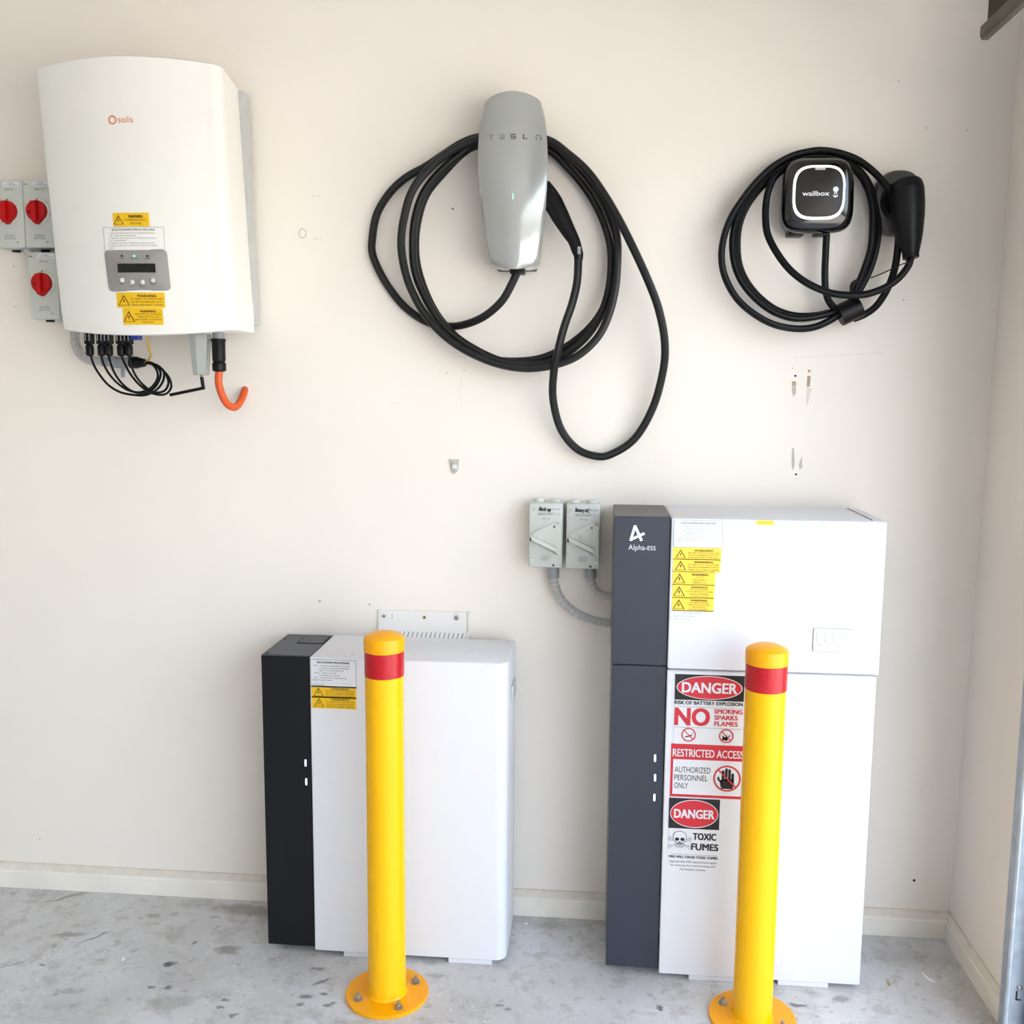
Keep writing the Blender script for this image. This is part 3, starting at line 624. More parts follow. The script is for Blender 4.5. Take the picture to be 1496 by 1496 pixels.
flat(mb, [(c2[0]-.010, c2[1]-.010), (c2[0]-.008, c2[1]+.001), (c2[0]-.003, c2[1]-.004), (c2[0]+.001, c2[1]+.003), (c2[0]+.003, c2[1]-.005), (c2[0]+.006, c2[1]-.003), (c2[0]+.002, c2[1]-.012)], yp)
line(mb, c2[0]-.004, c2[1]-.009, c2[0]+.010, c2[1]+.002, .0022, yp); mb.build('spark_pictogram', 'ink', sg, smooth=0)
# restricted access
q = R2((0.4005, -0.2692, 0.4724), (0.5792, -0.2692, 0.6047)); sg = slab(rb, 'access_sign', *q, Y, 'inkred', label='red framed restricted access sign')
x0, x1, z0, z1 = q; h = z1-z0
mb = MB(); flat(mb, [(x0+.0055, z0+.007), (x1-.0055, z0+.007), (x1-.0055, z1-.0385), (x0+.0055, z1-.0385)], yp); mb.build('white_field', 'paper', sg, smooth=0)
a = (0.4044, -0.2692, 0.5651); w = (0.5708, -0.2692, 0.5722)[0]-a[0]
lettering(sg, 'paper', [('RESTRICTED ACCESS', a[0], a[2]+.0085, .0185, dict(width=w, bold=.016))], yp-.0002)
a = (0.4101, -0.2692, 0.5338); b_ = (0.4099, -0.2692, 0.5141); c = (0.4104, -0.2692, 0.4943); w = (0.4949, -0.2692, 0.5384)[0]-a[0]
lettering(sg, 'ink', [('AUTHORIZED', a[0], a[2], .0142, dict(width=w)), ('PERSONNEL', b_[0], b_[2], .0142, dict(width=w*.93)), ('ONLY', c[0], c[2], .0142, dict(width=w*.38))], yp-.0003)
c = P0((0.5341, -0.2692, 0.5230)); r = .0325
hm = MB(); hy = yp-.0003
flat(hm, [(c[0]-.013, c[1]-.026), (c[0]+.013, c[1]-.026), (c[0]+.0165, c[1]-.016), (c[0]+.0165, c[1]-.002), (c[0]-.0125, c[1]-.002), (c[0]-.016, c[1]-.014)], hy)
for fx, ft in ((-.0095, .020), (-.002, .0255), (.0055, .0235), (.013, .0135)): flat(hm, rrect(c[0]+fx-.0032, c[0]+fx+.0032, c[1]-.006, c[1]+ft, .0031, 3), hy)
flat(hm, [(c[0]-.012, c[1]-.016), (c[0]-.0225, c[1]-.003), (c[0]-.0225, c[1]+.004), (c[0]-.019, c[1]+.004), (c[0]-.017, c[1]-.003), (c[0]-.011, c[1]-.006)], hy)
hm.build('hand_pictogram', 'ink', sg, smooth=0)
mb = MB(); no_symbol(mb, c, r, yp-.0006, .12); mb.build('prohibition_ring', 'inkred', sg, smooth=0)
# toxic fumes
q = R2((0.4016, -0.2692, 0.2828), (0.5213, -0.2692, 0.4729)); sg = slab(rb, 'danger_sign', *q, Y, 'paper', label='white toxic fumes sign with skull')
q1 = R2((0.3994, -0.2692, 0.3928), (0.5198, -0.2692, 0.4694)); danger_panel(sg, q1, .0215)
a = (0.4582, -0.2692, 0.3662); b_ = (0.4549, -0.2692, 0.3399)
lettering(sg, 'ink', [('TOXIC', a[0], a[2], .0165, dict(width=.056, bold=.035)), ('FUMES', b_[0], b_[2], .0165, dict(width=.065, bold=.035))], yp)
c = P0((0.4271, -0.2692, 0.3663))
bn = MB()
for s_ in (-1, 1):
    a, b_ = (c[0]-s_*.0235, c[1]-.0005), (c[0]+s_*.0235, c[1]-.0205)
    line(bn, *a, *b_, .0042, yp-.0001*(2+s_))
    for e in (a, b_):
        for o in (-.0022, .0022): flat(bn, circle(e[0]+(.0008 if e[0] > c[0] else -.0008), e[1]+o, .0029, 12), yp-.0001*(2+s_))
bn.build('crossbones', 'ink', sg, smooth=0)
bw = MB()
for s_ in (-1, 1):
    a, b_ = (c[0]-s_*.0235, c[1]-.0005), (c[0]+s_*.0235, c[1]-.0205)
    line(bw, *a, *b_, .0026, yp-.0004-.0001*s_)
    for e in (a, b_):
        for o in (-.0022, .0022): flat(bw, circle(e[0]+(.0008 if e[0] > c[0] else -.0008), e[1]+o, .0021, 12), yp-.0004-.0001*s_)
bw.build('crossbones_fill', 'paper', sg, smooth=0)
wf = MB(); flat(wf, superell(c[0], c[1]+.005, .0160, .0150, 2.3, 28), yp-.0007); flat(wf, rrect(c[0]-.0095, c[0]+.0095, c[1]-.0205, c[1]-.007, .003, 3), yp-.0008); wf.build('skull_fill', 'paper', sg, smooth=0)
sk = MB(); ring(sk, superell(c[0], c[1]+.005, .0163, .0153, 2.3, 28), superell(c[0], c[1]+.005, .0152, .0142, 2.3, 28), yp-.0010)
for s_ in (-1, 1): flat(sk, superell(c[0]+s_*.0064, c[1]-.0005, .0048, .0042, 2.6, 14), yp-.0011)
flat(sk, [(c[0]-.0022, c[1]-.0085), (c[0]+.0022, c[1]-.0085), (c[0], c[1]-.0042)], yp-.0011)
ring(sk, rrect(c[0]-.0095, c[0]+.0095, c[1]-.0205, c[1]-.0098, .003, 3), rrect(c[0]-.0084, c[0]+.0084, c[1]-.0194, c[1]-.0109, .002, 3), yp-.0012)
for k in range(5): line(sk, c[0]-.0056+.0028*k, c[1]-.0170, c[0]-.0056+.0028*k, c[1]-.0110, .0013, yp-.0013)
sk.build('skull', 'ink', sg, smooth=0)
mb = MB(); z = (0.4020, -0.2692, 0.3275)[2]; line(mb, q[0]+.004, z, q[1]-.004, z, .0007, yp); mb.build('rule', 'inkgrey', sg, smooth=0)
rows = [('FIRE WILL CAUSE TOXIC FUMES', 1252, .0062, .116, .03), ('Appropriate PPE requirements apply', 1258.5, .0052, .113, .0), ('for entering the room/working with', 1264, .0052, .108, .0), ('the battery systems', 1269.5, .0052, .062, .0)]
zz = {1252: (0.4023, -0.2692, 0.3179)[2], 1258.5: (0.4026, -0.2692, 0.3065)[2], 1264: (0.4029, -0.2692, 0.2969)[2], 1269.5: (0.4031, -0.2692, 0.2873)[2]}
lettering(sg, 'ink', [(t, (q[0]+q[1])/2-.001, zz[yy], h_, dict(align='C', width=w_, bold=b2)) for t, yy, h_, w_, b2 in rows], yp)
# ================================================================== bollards
def bollard(cx, cy, ang, label):
    t = thing('bollard', label, 'bollard', (cx, cy, 0), 'yellow bollards in front of the cabinets')
    r = .0445; H = .8811
    mb = MB(); mb.lathe([(.0975, 0), (.0985, .001), (.0985, .0075), (.0975, .0085), (r, .0085)], (cx, cy, 0), 'z', 56); mb.build('base_plate', 'capyel', t)
    mb = MB(); mb.lathe([(r+.004, .0084), (r+.0015, .0105), (r, .014), (r, H-.092), (r, H-.02)], (cx, cy, 0), 'z', 56); mb.build('post', 'bolyel', t)
    mb = MB(); mb.lathe([(r+.0006, H-.093), (r+.0010, H-.0925), (r+.0010, H-.0365), (r+.0006, H-.036)], (cx, cy, 0), 'z', 56); mb.build('reflective_band', 'band', t)
    mb = MB(); mb.lathe([(r+.0008, H-.0355), (r+.0025, H-.035), (r+.0025, H-.009), (r+.0012, H-.004), (r-.004, H), (r*.6, H+.006), (r*.3, H+.0085), (0, H+.0092)], (cx, cy, 0), 'z', 56); mb.build('cap', 'capyel', t)
    for k in range(4):
        a = math.radians(ang+90*k); bx, by = cx+.073*math.cos(a), cy+.073*math.sin(a)
        mb = MB(); mb.lathe([(.0115, .0085), (.0115, .0100), (.0075, .0102)], (bx, by, 0), 'z', 14)
        mb.lathe([(.0080, .0100), (.0080, .0165), (.0065, .0180), (.0042, .0180)], (bx, by, 0), 'z', 6)
        mb.lathe([(.0042, .0175), (.0042, .0255), (.003, .0265), (0, .0265)], (bx, by, 0), 'z', 10); mb.build('anchor_bolt', 'steel', t)
    return t
bollard(-.2657, -.3951, 33, 'yellow bollard with red band in front of the low cabinet')
bollard(.5924, -.4010, 58, 'yellow bollard with red band in front of the tall cabinet')
# ================================================================== wall bracket behind the low cabinet
br = thing('wall_bracket', 'white folded metal bracket bolted to the wall above the low cabinet', 'bracket', (-.2465, 0, .765))
bx0, bx1 = -.3701, -.1235
mb = MB(); mb.bbox(bx0, bx1, -.006, 0, .795, .8485, .001, 1); mb.build('plate', 'ceil', br, smooth=0)
mb = MB(); mb.add([(bx0, -.006, .797), (bx1, -.006, .797), (bx1, -.034, .7745), (bx0, -.034, .7745), (bx0, -.003, .795), (bx1, -.003, .795), (bx1, -.032, .7725), (bx0, -.032, .7725)],
    [(0, 1, 2, 3), (4, 7, 6, 5), (0, 4, 5, 1), (3, 2, 6, 7), (0, 3, 7, 4), (1, 5, 6, 2)]); mb.build('sloped_lip', 'ceil', br, smooth=0)
mb = MB(); mb.add([(bx1-.0005, 0, .8485), (bx1-.0005, -.012, .8485), (bx1-.0005, -.012, .80), (bx1-.0005, -.038, .778), (bx1-.0005, -.036, .770), (bx1-.0005, 0, .79),
    (bx1+.0025, 0, .8485), (bx1+.0025, -.012, .8485), (bx1+.0025, -.012, .80), (bx1+.0025, -.038, .778), (bx1+.0025, -.036, .770), (bx1+.0025, 0, .79)],
    [(0, 1, 2, 3, 4, 5), (11, 10, 9, 8, 7, 6)]+[(i, (i+1) % 6, 6+(i+1) % 6, 6+i) for i in range(6)]); mb.build('side_flange', 'ceil', br, smooth=0)
def on_lip(t, off=.0): return (-.006-.028*t-off*.63, .797-.0225*t+off*.78)
for k in range(19):
    x = bx0+.012+k*.0122
    (ya, za), (yb_, zb) = on_lip(.25, .0004), on_lip(.72, .0004)
    mb = MB(); mb.tube([(x+.001, ya, za), (x, (ya+yb_)/2, (za+zb)/2), (x-.001, yb_, zb)], .0011, 6); mb.build('slot', 'inkgrey', br)
for p, r, m in (((-0.3534, -0.0060, 0.8314), .0042, 'brass'), ((-0.2432, -0.0060, 0.8308), .0042, 'brass'), ((-0.1560, -0.0060, 0.8324), .0068, 'steel')):
    mb = MB(); mb.lathe([(r, 0), (r, .0016), (r*.7, .0030), (r*.7, .005), (0, .0052)], (p[0], -.006, p[2]), 'y', 12); mb.build('bolt', m, br)
p = (-0.3309, -0.0060, 0.8321); mb = MB(); mb.box(p[0]-.0006, p[0]+.0006, -.0066, -.006, p[2]-.007, p[2]+.007); mb.build('fold_mark', 'inkgrey', br, smooth=0)
# ================================================================== AC isolators with conduits
def ac_isolator(x0, z0, hand, label):
    Wd, H, D = .0862, .1665, .082
    t = thing('isolator_switch', label, 'switch', (x0+Wd/2, 0, z0), 'grey lever isolators on the wall')
    x1, z1 = x0+Wd, z0+H
    mb = MB(); mb.bbox(x0+.001, x1-.001, -.045, 0, z0+.001, z1-.001, .004, 2); mb.build('back_box', 'isogrey', t)
    mb = MB(); mb.bbox(x0, x1, -D+.006, -.046, z0, z1, .004, 2); body = mb.build('cover', 'isogrey', t)
    for k in (.24, .74):
        mb = MB(); mb.lathe([(.0135, -.002), (.0135, .004), (.0115, .007), (0, .0072)], (x0+Wd*k, -.030, z1), 'z', 18); mb.build('blank_cap', 'isocap', t)
    yf = -D+.006
    # V-shaped raised moulding
    def pt(u, v): return (x0+Wd*u, z1-H*v)
    mb = MB(); mb.prism([pt(.02, .475), pt(.80, .28), pt(.97, .34), pt(.97, .42), pt(.97, .80), pt(.84, .80), pt(.72, .745), pt(.03, .565)], yf-.007, yf, .0015, 2); mb.build('raised_guard', 'isolight', t)
    c = pt(.26, .53)
    mb = MB(); mb.lathe([(.0165, 0), (.0165, .0045), (.015, .0055), (0, .0056)], (c[0], yf-.006, c[1]), 'y', 28); mb.build('pivot_disc', 'isogrey', t)
    mb = MB(); mb.prism([pt(.05, .505), pt(.12, .50), pt(.80, .665), pt(.84, .70), pt(.80, .725), pt(.70, .715), pt(.05, .555)], yf-.021, yf-.006, .002, 2); lev = mb.build('lever', 'isolight', t)
    mb = MB(); mb.prism([pt(.045, .515), pt(.085, .52), pt(.085, .58), pt(.045, .565)], yf-.0215, yf-.009, 0); mb.build('lever_gap', 'gap', t, smooth=0)
    mb = MB(); mb.prism([pt(.06, .565), pt(.16, .60), pt(.80, .77), pt(.80, .755), pt(.16, .58)], yf-.0076, yf-.006, 0); mb.build('guard_groove', 'inkgrey', t, smooth=0)
    for u, v in ((.13, .165), (.88, .165), (.10, .89), (.88, .90)):
        p = pt(u, v); mb = MB(); mb.lathe([(.0058, 0), (.0058, .0008), (.0045, .0010), (.0045, .0004), (0, .0004)], (p[0], yf, p[1]), 'y', 16); mb.build('cover_screw', 'isolight', t)
    p = pt(.75, .355); mb = MB(); mb.lathe([(.0032, 0), (.0032, .0012), (.0022, .0012), (.0022, .0004), (0, .0004)], (p[0], yf-.007, p[1]), 'y', 12); mb.build('padlock_hole', 'inkgrey', t)
    yp = yf-.0008
    L_ = []
    for s, u, v, h, w in (('WARNING: ISOLATE ALL SUPPLIES', .50, .165, .0028, .042), ('BEFORE REMOVING COVER', .46, .185, .0028, .034), ('500V   20A', .50, .245, .0032, .020), ('MAIN SWITCH', .50, .825, .0028, .022), ('A.C. SUPPLY IP66', .50, .845, .0028, .026), ('IEC 60947-3', .48, .868, .0028, .018), ('AC-22A 500V', .48, .888, .0028, .020)):
        q = pt(u, v); L_.append((s, q[0], q[1], h, dict(align='C', width=w)))
    q = pt(.80, .10); L_.append(('IP66 20A', q[0], q[1], .0034, dict(align='C', width=.02)))
    q = pt(.12, .10); L_.append(('WHS', q[0], q[1], .003, dict(align='C', width=.008)))
    lettering(body, 'inkgrey', L_, yp, name='printed_text')
    q = pt(.46, .115); lettering(body, 'ink', [(hand, q[0], q[1], .0095, dict(align='C', width=.037 if len(hand) > 7 else .031, bold=.035, shear=.18, rot=-.04))], yp-.0002, name='handwriting')
    q = pt(.75, .33); lettering(t, 'inkgrey', [('OFF', q[0]+.004, q[1], .0042, dict(rot=.3))], yf-.0078)
    q = pt(.72, .775); lettering(t, 'inkgrey', [('I ON', q[0], q[1], .0042, dict(rot=-.25))], yf-.0078)
    q = pt(.73, .955); mb = MB(); flat(mb, [(q[0]-.004, q[1]-.003), (q[0]+.004, q[1]-.003), (q[0], q[1]+.004)], yp); mb.build('approval_mark', 'ink', t, smooth=0)
    return t
ac_isolator(.0412, .9872, 'Back up', 'grey lever isolator with marker writing, left of the pair beside the tall cabinet')
ac_isolator(.1362, .9862, 'Battery AC', 'grey lever isolator with marker writing, right of the pair beside the tall cabinet')
def conduit(pts, r, label, y0=None, collar=None, pitch=.0062):
    o0 = tuple(pts[0]); t = thing('conduit', label, 'conduit', o0, 'grey corrugated conduits')
    path = resample(catmull(pts, 12), pitch/4)
    mb = MB(); mb.tube(path, r, 14, rf=lambda i: r*(1.0, .95, .74, .95)[i % 4]); mb.build('corrugated_hose', 'conduit', t, smooth=60)
    if collar:
        a, b_ = collar; mb = MB(); mb.cyl(a, b_, r*1.22, n=20); mb.build('gland', 'gland', t)
    return t
c1 = [(0.1040, -0.0400, 0.9817), (0.1043, -0.0400, 0.9581), (0.1083, -0.0420, 0.9351), (0.1194, -0.0450, 0.9088), (0.1405, -0.0500, 0.8832), (0.1702, -0.0550, 0.8634), (0.2041, -0.0600, 0.8510), (0.2324, -0.0600, 0.8446), (0.2624, -0.0600, 0.8419)]
conduit(c1, .0118, 'longer grey corrugated conduit curving down from the left lever isolator into the tall cabinet', collar=((c1[0][0], c1[0][1], .989), (c1[0][0], c1[0][1], c1[1][2]-.002)))
c2 = [(0.1998, -0.0400, 0.9804), (0.2002, -0.0400, 0.9605), (0.2041, -0.0420, 0.9412), (0.2169, -0.0450, 0.9222), (0.2364, -0.0500, 0.9130), (0.2612, -0.0500, 0.9100)]
conduit(c2, .0118, 'short grey corrugated conduit from the right lever isolator into the tall cabinet', collar=((c2[0][0], c2[0][1], .988), (c2[0][0], c2[0][1], c2[1][2]-.002)))
# ================================================================== solar inverter on the left
ZB, ZTOP = 1.578, 2.186
def sv(z):
    t = (z-ZB)/(ZTOP-ZB); return -.893-.0125*t, .2195+.0065*t, .200+.030*t, .046+.004*t     # centre, half width, depth, bulge
def sol_y(x, z, off=0.):
    c, hw, d, b = sv(z); u = max(-1, min(1, (x-c)/hw)); return -(d+b*(1-u*u))-off
si = thing('solar_inverter', 'large white solar inverter with bulging front and small display, high on the wall', 'inverter', (-.9, 0, ZB))
NX = 28
def outline(z, ins):
    c, hw, d, b = sv(z); pl = [(c-hw+.004, -.052)]
    r = .016
    xs0, xs1 = c-hw+r*.5, c+hw-r*1.6
    for k in range(4):
        t = k/4*math.pi/2; pl.append((c-hw+.002+r*.5*(1-math.cos(t)), sol_y(xs0, z)+r*.6*(1-math.sin(t))))
    for k in range(NX+1):
        x = xs0+(xs1-xs0)*k/NX; pl.append((x, sol_y(x, z)))
    for k in range(1, 7):
        t = k/6*math.pi/2; pl.append((xs1+r*1.6*math.sin(t), sol_y(xs1, z)+r*1.9*(1-math.cos(t))))
    pl += [(c+hw-.0015-.022*(z-ZB)/(ZTOP-ZB), -.052)]
    return [(c+(p[0]-c)*(1-ins/hw), p[1]+ins*(1 if p[1] < -.06 else 0)) for p in pl]
mb = MB(); v = []; f = []; lv = []
def ztop(x): c, hw, d, b = sv(ZTOP); u = (x-c)/hw; return ZTOP+.009*(1-u*u)
def zbot(x): c, hw, d, b = sv(ZB); u = (x-c)/hw; return ZB-.016*(1-u*u)
NZ = 14; rings = []
for k in range(NZ+1):
    t = k/NZ; z = ZB+(ZTOP-ZB)*t
    rings.append((z, 0., t))
rings = [(ZB, .008, 0.), (ZB+.0022, .0022, .0022/.608)]+[(z, 0, t) for z, _, t in rings[1:-1]]+[(ZTOP-.005, 0, .99), (ZTOP-.0022, .003, .996), (ZTOP, .008, 1.)]
for z, ins, t in rings:
    for p in outline(z, ins):
        front = min(1, max(0, (-p[1]-.06)/.14))
        v.append((p[0], p[1], z+(ztop(p[0])-ZTOP)*t*front+(zbot(p[0])-ZB)*(1-t)**2*front))
n = len(outline(ZB, 0))
for k in range(len(rings)-1):
    for i in range(n): f.append((k*n+i, k*n+(i+1) % n, (k+1)*n+(i+1) % n, (k+1)*n+i))
f += [tuple(range(n-1, -1, -1)), tuple(range((len(rings)-1)*n, len(rings)*n))]
mb.add(v, f); mb.build('front_cover', 'inv_white', si, smooth=30)
mb = MB(); v = [(x, y, z) for z, xr in ((1.602, -.6775), (2.178, -.6895)) for x, y in ((-1.10, -.056), (xr, -.056), (xr, -.010), (-1.10, -.010))]
mb.add(v, [(3, 2, 1, 0), (4, 5, 6, 7)]+[(i, (i+1) % 4, 4+(i+1) % 4, 4+i) for i in range(4)]); mb.build('heat_sink', 'heatsink', si, smooth=0)
mb = MB(); mb.bbox(-1.02, -.77, -.0105, 0, 1.66, 2.10, .002, 1); mb.build('mounting_plate', 'galv', si, smooth=0)
wp = lambda p: (p[0], sol_y(p[0], p[2], .0)+p[1], p[2])
# logo
c = (-0.9231, -0.2680, 2.0526); mb = MB(); mb.flat = True
for k in range(12):
    a0 = 2*math.pi*k/12; q = lambda r, a: (c[0]+r*math.cos(a), c[2]+r*math.sin(a))
    flat(mb, [q(.0068, a0-.18), q(.0105, a0-.24), q(.0105, a0+.20), q(.0068, a0+.12)], -.0006)
ring(mb, circle(c[0], c[2], .0085, 24), circle(c[0], c[2], .0068, 24), -.0005)
mb.warp(wp); mb.build('logo', 'orange_logo', si, smooth=0)
a = (-0.9093, -0.2680, 2.0463); lettering(si, 'orange_logo', [('solis', a[0], a[2], .0145, dict(width=.036))], -.0006, warp=wp)
# display
q = (-0.9667, -0.2520, 1.7597), (-0.8136, -0.2520, 1.7630), (-0.8088, -0.2520, 1.6677), (-0.9600, -0.2520, 1.6647)
def quad_round(q, r, n=4):
    out = []; m = len(q)
    for i in range(m):
        p0, p1, p2 = Vector(q[i-1]), Vector(q[i]), Vector(q[(i+1) % m]); a = p1+(p0-p1).normalized()*r; b_ = p1+(p2-p1).normalized()*r
        for k in range(n+1):
            t = k/n; out.append(tuple(a.lerp(p1, t).lerp(p1.lerp(b_, t), t)))
    return out
pl = quad_round([(p[0], p[2]) for p in q], .012)
mb = MB(); k = len(pl); cc = (sum(p[0] for p in pl)/k, sum(p[1] for p in pl)/k)
v = [(p[0], 0, p[1]) for p in pl]+[(p[0], -.0030, p[1]) for p in pl]+[(cc[0]+(p[0]-cc[0])*.975, -.0042, cc[1]+(p[1]-cc[1])*.965) for p in pl]+[(cc[0], -.0042, cc[1])]
f = [(i, (i+1) % k, k+(i+1) % k, k+i) for i in range(k)]+[(k+i, k+(i+1) % k, 2*k+(i+1) % k, 2*k+i) for i in range(k)]+[(2*k+i, 2*k+(i+1) % k, 3*k) for i in range(k)]
mb.add(v, f); mb.warp(wp); disp = mb.build('display_panel', 'lcdpanel', si, smooth=50)
b = R2((-0.9328, -0.2580, 1.7087), (-0.8407, -0.2580, 1.7291)); slab(disp, 'screen', *b, -.0040, 'lcd', t=.0012, warp=wp, nx=4)
for p, m in (((-0.9204, -0.2580, 1.7468), 'gap'), ((-0.8897, -0.2580, 1.7467), 'ledgreen'), ((-0.8577, -0.2580, 1.7465), 'gap')):
    mb = MB(); mb.lathe([(.0024, 0), (.0024, .0008), (0, .001)], (p[0], sol_y(p[0], p[2], .0041), p[2]), 'y', 10); mb.build('indicator', m, disp)
for p in ((-0.9234, -0.2580, 1.6912), (-0.8990, -0.2580, 1.6864), (-0.8736, -0.2580, 1.6863), (-0.8481, -0.2580, 1.6910)):
    mb = MB(); mb.lathe([(.0056, 0), (.0056, .002), (.0035, .0034), (0, .0038)], (p[0], sol_y(p[0], p[2], .004), p[2]), 'y', 14); mb.build('push_button', 'button', disp)
L_ = [(s, p[0], p[2], .0028, dict(align='C')) for s, p in (('POWER', (-0.9207, -0.2580, 1.7397)), ('OPERATION', (-0.8891, -0.2580, 1.7395)), ('ALARM', (-0.8580, -0.2580, 1.7394)), ('ESC', (-0.9238, -0.2580, 1.6808)), ('UP', (-0.8995, -0.2580, 1.6752)), ('DOWN', (-0.8741, -0.2580, 1.6752)), ('ENTER', (-0.8485, -0.2580, 1.6807)))]
lettering(disp, 'ink', L_, -.0054, warp=wp)
b = R2((-0.9381, -0.2580, 1.8148), (-0.8503, -0.2580, 1.8455)); warn_sticker(si, b, -.0002, 'sticky', ['HAZARDOUS D.C.', 'VOLTAGE'], warp=wp, nx=5)
b = R2((-0.9643, -0.2580, 1.7605), (-0.8173, -0.2580, 1.8132))
shutdown_sticker(si, b, 0., [(0, '1  TURN OFF THE MAIN SWITCH INVERTER SUPPLY', .80), (.03, 'AT THE SWITCHBOARD', .45), (0, '2  TURN OFF THE PV ARRAY D.C. ISOLATOR LOCATED', .80), (.03, 'AT THE INVERTER', .28), (0, 'WARNING: DO NOT OPEN PLUG AND SOCKET', .78), (.0, 'CONNECTORS OR D.C. STRING ISOLATORS UNDER', .82), (.0, 'LOAD', .09)], 'inkgrey', warp=wp, nx=6, border='inkfaint', m='inv_white')
b = R2((-0.9430, -0.2550, 1.6275), (-0.8245, -0.2550, 1.6627)); warn_sticker(si, b, 0., 'sticky', PV, warp=wp, nx=6)
b = R2((-0.9295, -0.2550, 1.5872), (-0.8310, -0.2550, 1.6267)); warn_sticker(si, b, 0., 'sticky', ['MULTIPLE D.C. SOURCES', 'TURN OFF ALL D.C.', 'ISOLATORS TO ISOLATE', 'EQUIPMENT'], warp=wp, nx=5)
# underside sockets
sock = [(-1.0803, -0.1300, 1.5748), (-1.0486, -0.1300, 1.5749), (-1.0296, -0.1300, 1.5750), (-0.9971, -0.1300, 1.5750), (-0.9772, -0.1300, 1.5751)]
p = (-0.9561, -0.1300, 1.5632); mb = MB(); mb.bbox(p[0]-.011, p[0]+.011, -.142, -.118, p[2]-.006, ZB+.002, .002, 1); mb.build('blue_cap', 'blue', si)
p = (-0.7127, -0.0300, 1.5992); mb = MB(); mb.lathe([(.007, -.010), (.007, .004), (.004, .005), (.004, .012)], (p[0]-.01, p[1], 1.600-.004), 'z', 8); mb.build('earth_bolt', 'steel', si)
# ---- black solar plugs and leads
gl = (-0.9906, -0.0500, 1.5020)       # cable gland the leads run into
leads = [
 ([(-1.0794, -0.1300, 1.5199), (-1.0704, -0.1320, 1.4940), (-1.0537, -0.1350, 1.4682), (-1.0297, -0.1380, 1.4424), (-0.9986, -0.1400, 1.4254), (-0.9627, -0.1400, 1.4188), (-0.9344, -0.1350, 1.4190), (-0.9139, -0.1200, 1.4312), (-0.9018, -0.1050, 1.4540), (-0.9060, -0.0900, 1.4786), (-0.9330, -0.0700, 1.4964), (-0.9719, -0.0500, 1.5030)], 'first black solar lead from the left under the white inverter, looping to the black gland'),
 ([(-1.0512, -0.1300, 1.5200), (-1.0452, -0.1280, 1.4943), (-1.0318, -0.1280, 1.4702), (-1.0120, -0.1260, 1.4478), (-0.9865, -0.1240, 1.4307), (-0.9559, -0.1200, 1.4257), (-0.9311, -0.1100, 1.4381), (-0.9185, -0.1000, 1.4609), (-0.9288, -0.0800, 1.4822), (-0.9482, -0.0650, 1.4982), (-0.9710, -0.0520, 1.5011)], 'second black solar lead from the left under the white inverter, looping to the black gland'),
 ([(-1.0312, -0.1300, 1.5201), (-1.0311, -0.1200, 1.4963), (-1.0223, -0.1180, 1.4721), (-1.0072, -0.1140, 1.4479), (-0.9844, -0.1100, 1.4290), (-0.9527, -0.1080, 1.4222), (-0.9267, -0.1000, 1.4381), (-0.9157, -0.0900, 1.4645), (-0.9237, -0.0750, 1.4841), (-0.9468, -0.0600, 1.5002), (-0.9720, -0.0500, 1.5003)], 'third black solar lead from the left under the white inverter, looping to the black gland'),
 ([(-0.9977, -0.1300, 1.5202), (-0.9854, -0.1350, 1.4944), (-0.9661, -0.1400, 1.4652), (-0.9410, -0.1420, 1.4396), (-0.9111, -0.1420, 1.4226), (-0.8838, -0.1350, 1.4211), (-0.8738, -0.1200, 1.4385), (-0.8874, -0.1000, 1.4628), (-0.9141, -0.0800, 1.4840), (-0.9458, -0.0620, 1.5001), (-0.9718, -0.0500, 1.5047)], 'fourth black solar lead from the left under the white inverter, looping to the black gland'),
 ([(-0.9778, -0.1300, 1.5203), (-0.9728, -0.1280, 1.4912), (-0.9617, -0.1270, 1.4654), (-0.9432, -0.1260, 1.4431), (-0.9177, -0.1240, 1.4260), (-0.8941, -0.1160, 1.4296), (-0.8879, -0.1040, 1.4489), (-0.8999, -0.0880, 1.4699), (-0.9258, -0.0700, 1.4912), (-0.9719, -0.0500, 1.5024)], 'fifth black solar lead from the left under the white inverter, looping to the black gland')]
for (pts, label), s in zip(leads, sock):
    s = (s[0], s[1], ZB); t = thing('solar_lead', label, 'cable', (s[0], s[1], pts[0][2]), 'black solar leads under the inverter')
    z0 = pts[0][2]; z1 = ZB+.001
    hw = .0098
    mb = MB(); mb.bbox(s[0]-hw, s[0]+hw, s[1]-hw, s[1]+hw, z0+.026, z1, .002, 1); mb.build('socket', 'blackplastic', t)
    mb = MB(); mb.bbox(s[0]-hw*.62, s[0]+hw*.62, s[1]-hw*.62, s[1]+hw*.62, z0+.022, z0+.030, .001, 1); mb.build('neck', 'blackplastic', t)
    mb = MB(); mb.lathe([(.0060, -.004), (.0098, 0), (.0104, .020), (.0085, .024)], (s[0], s[1], z0), 'z', 12); mb.build('plug', 'blackplastic', t)
    for sx in (-1, 1):
        mb = MB(); mb.bbox(s[0]+sx*.0050-.0012, s[0]+sx*.0050+.0012, s[1]-hw-.0016, s[1]-hw+.0005, z0+.034, z0+.052, .0005, 1); mb.build('latch', 'gland', t)
    mb = MB(); mb.tube(catmull([(s[0], s[1], z0+.006)]+pts, 8), .0030, 8); mb.build('cord', 'rubber2', t)
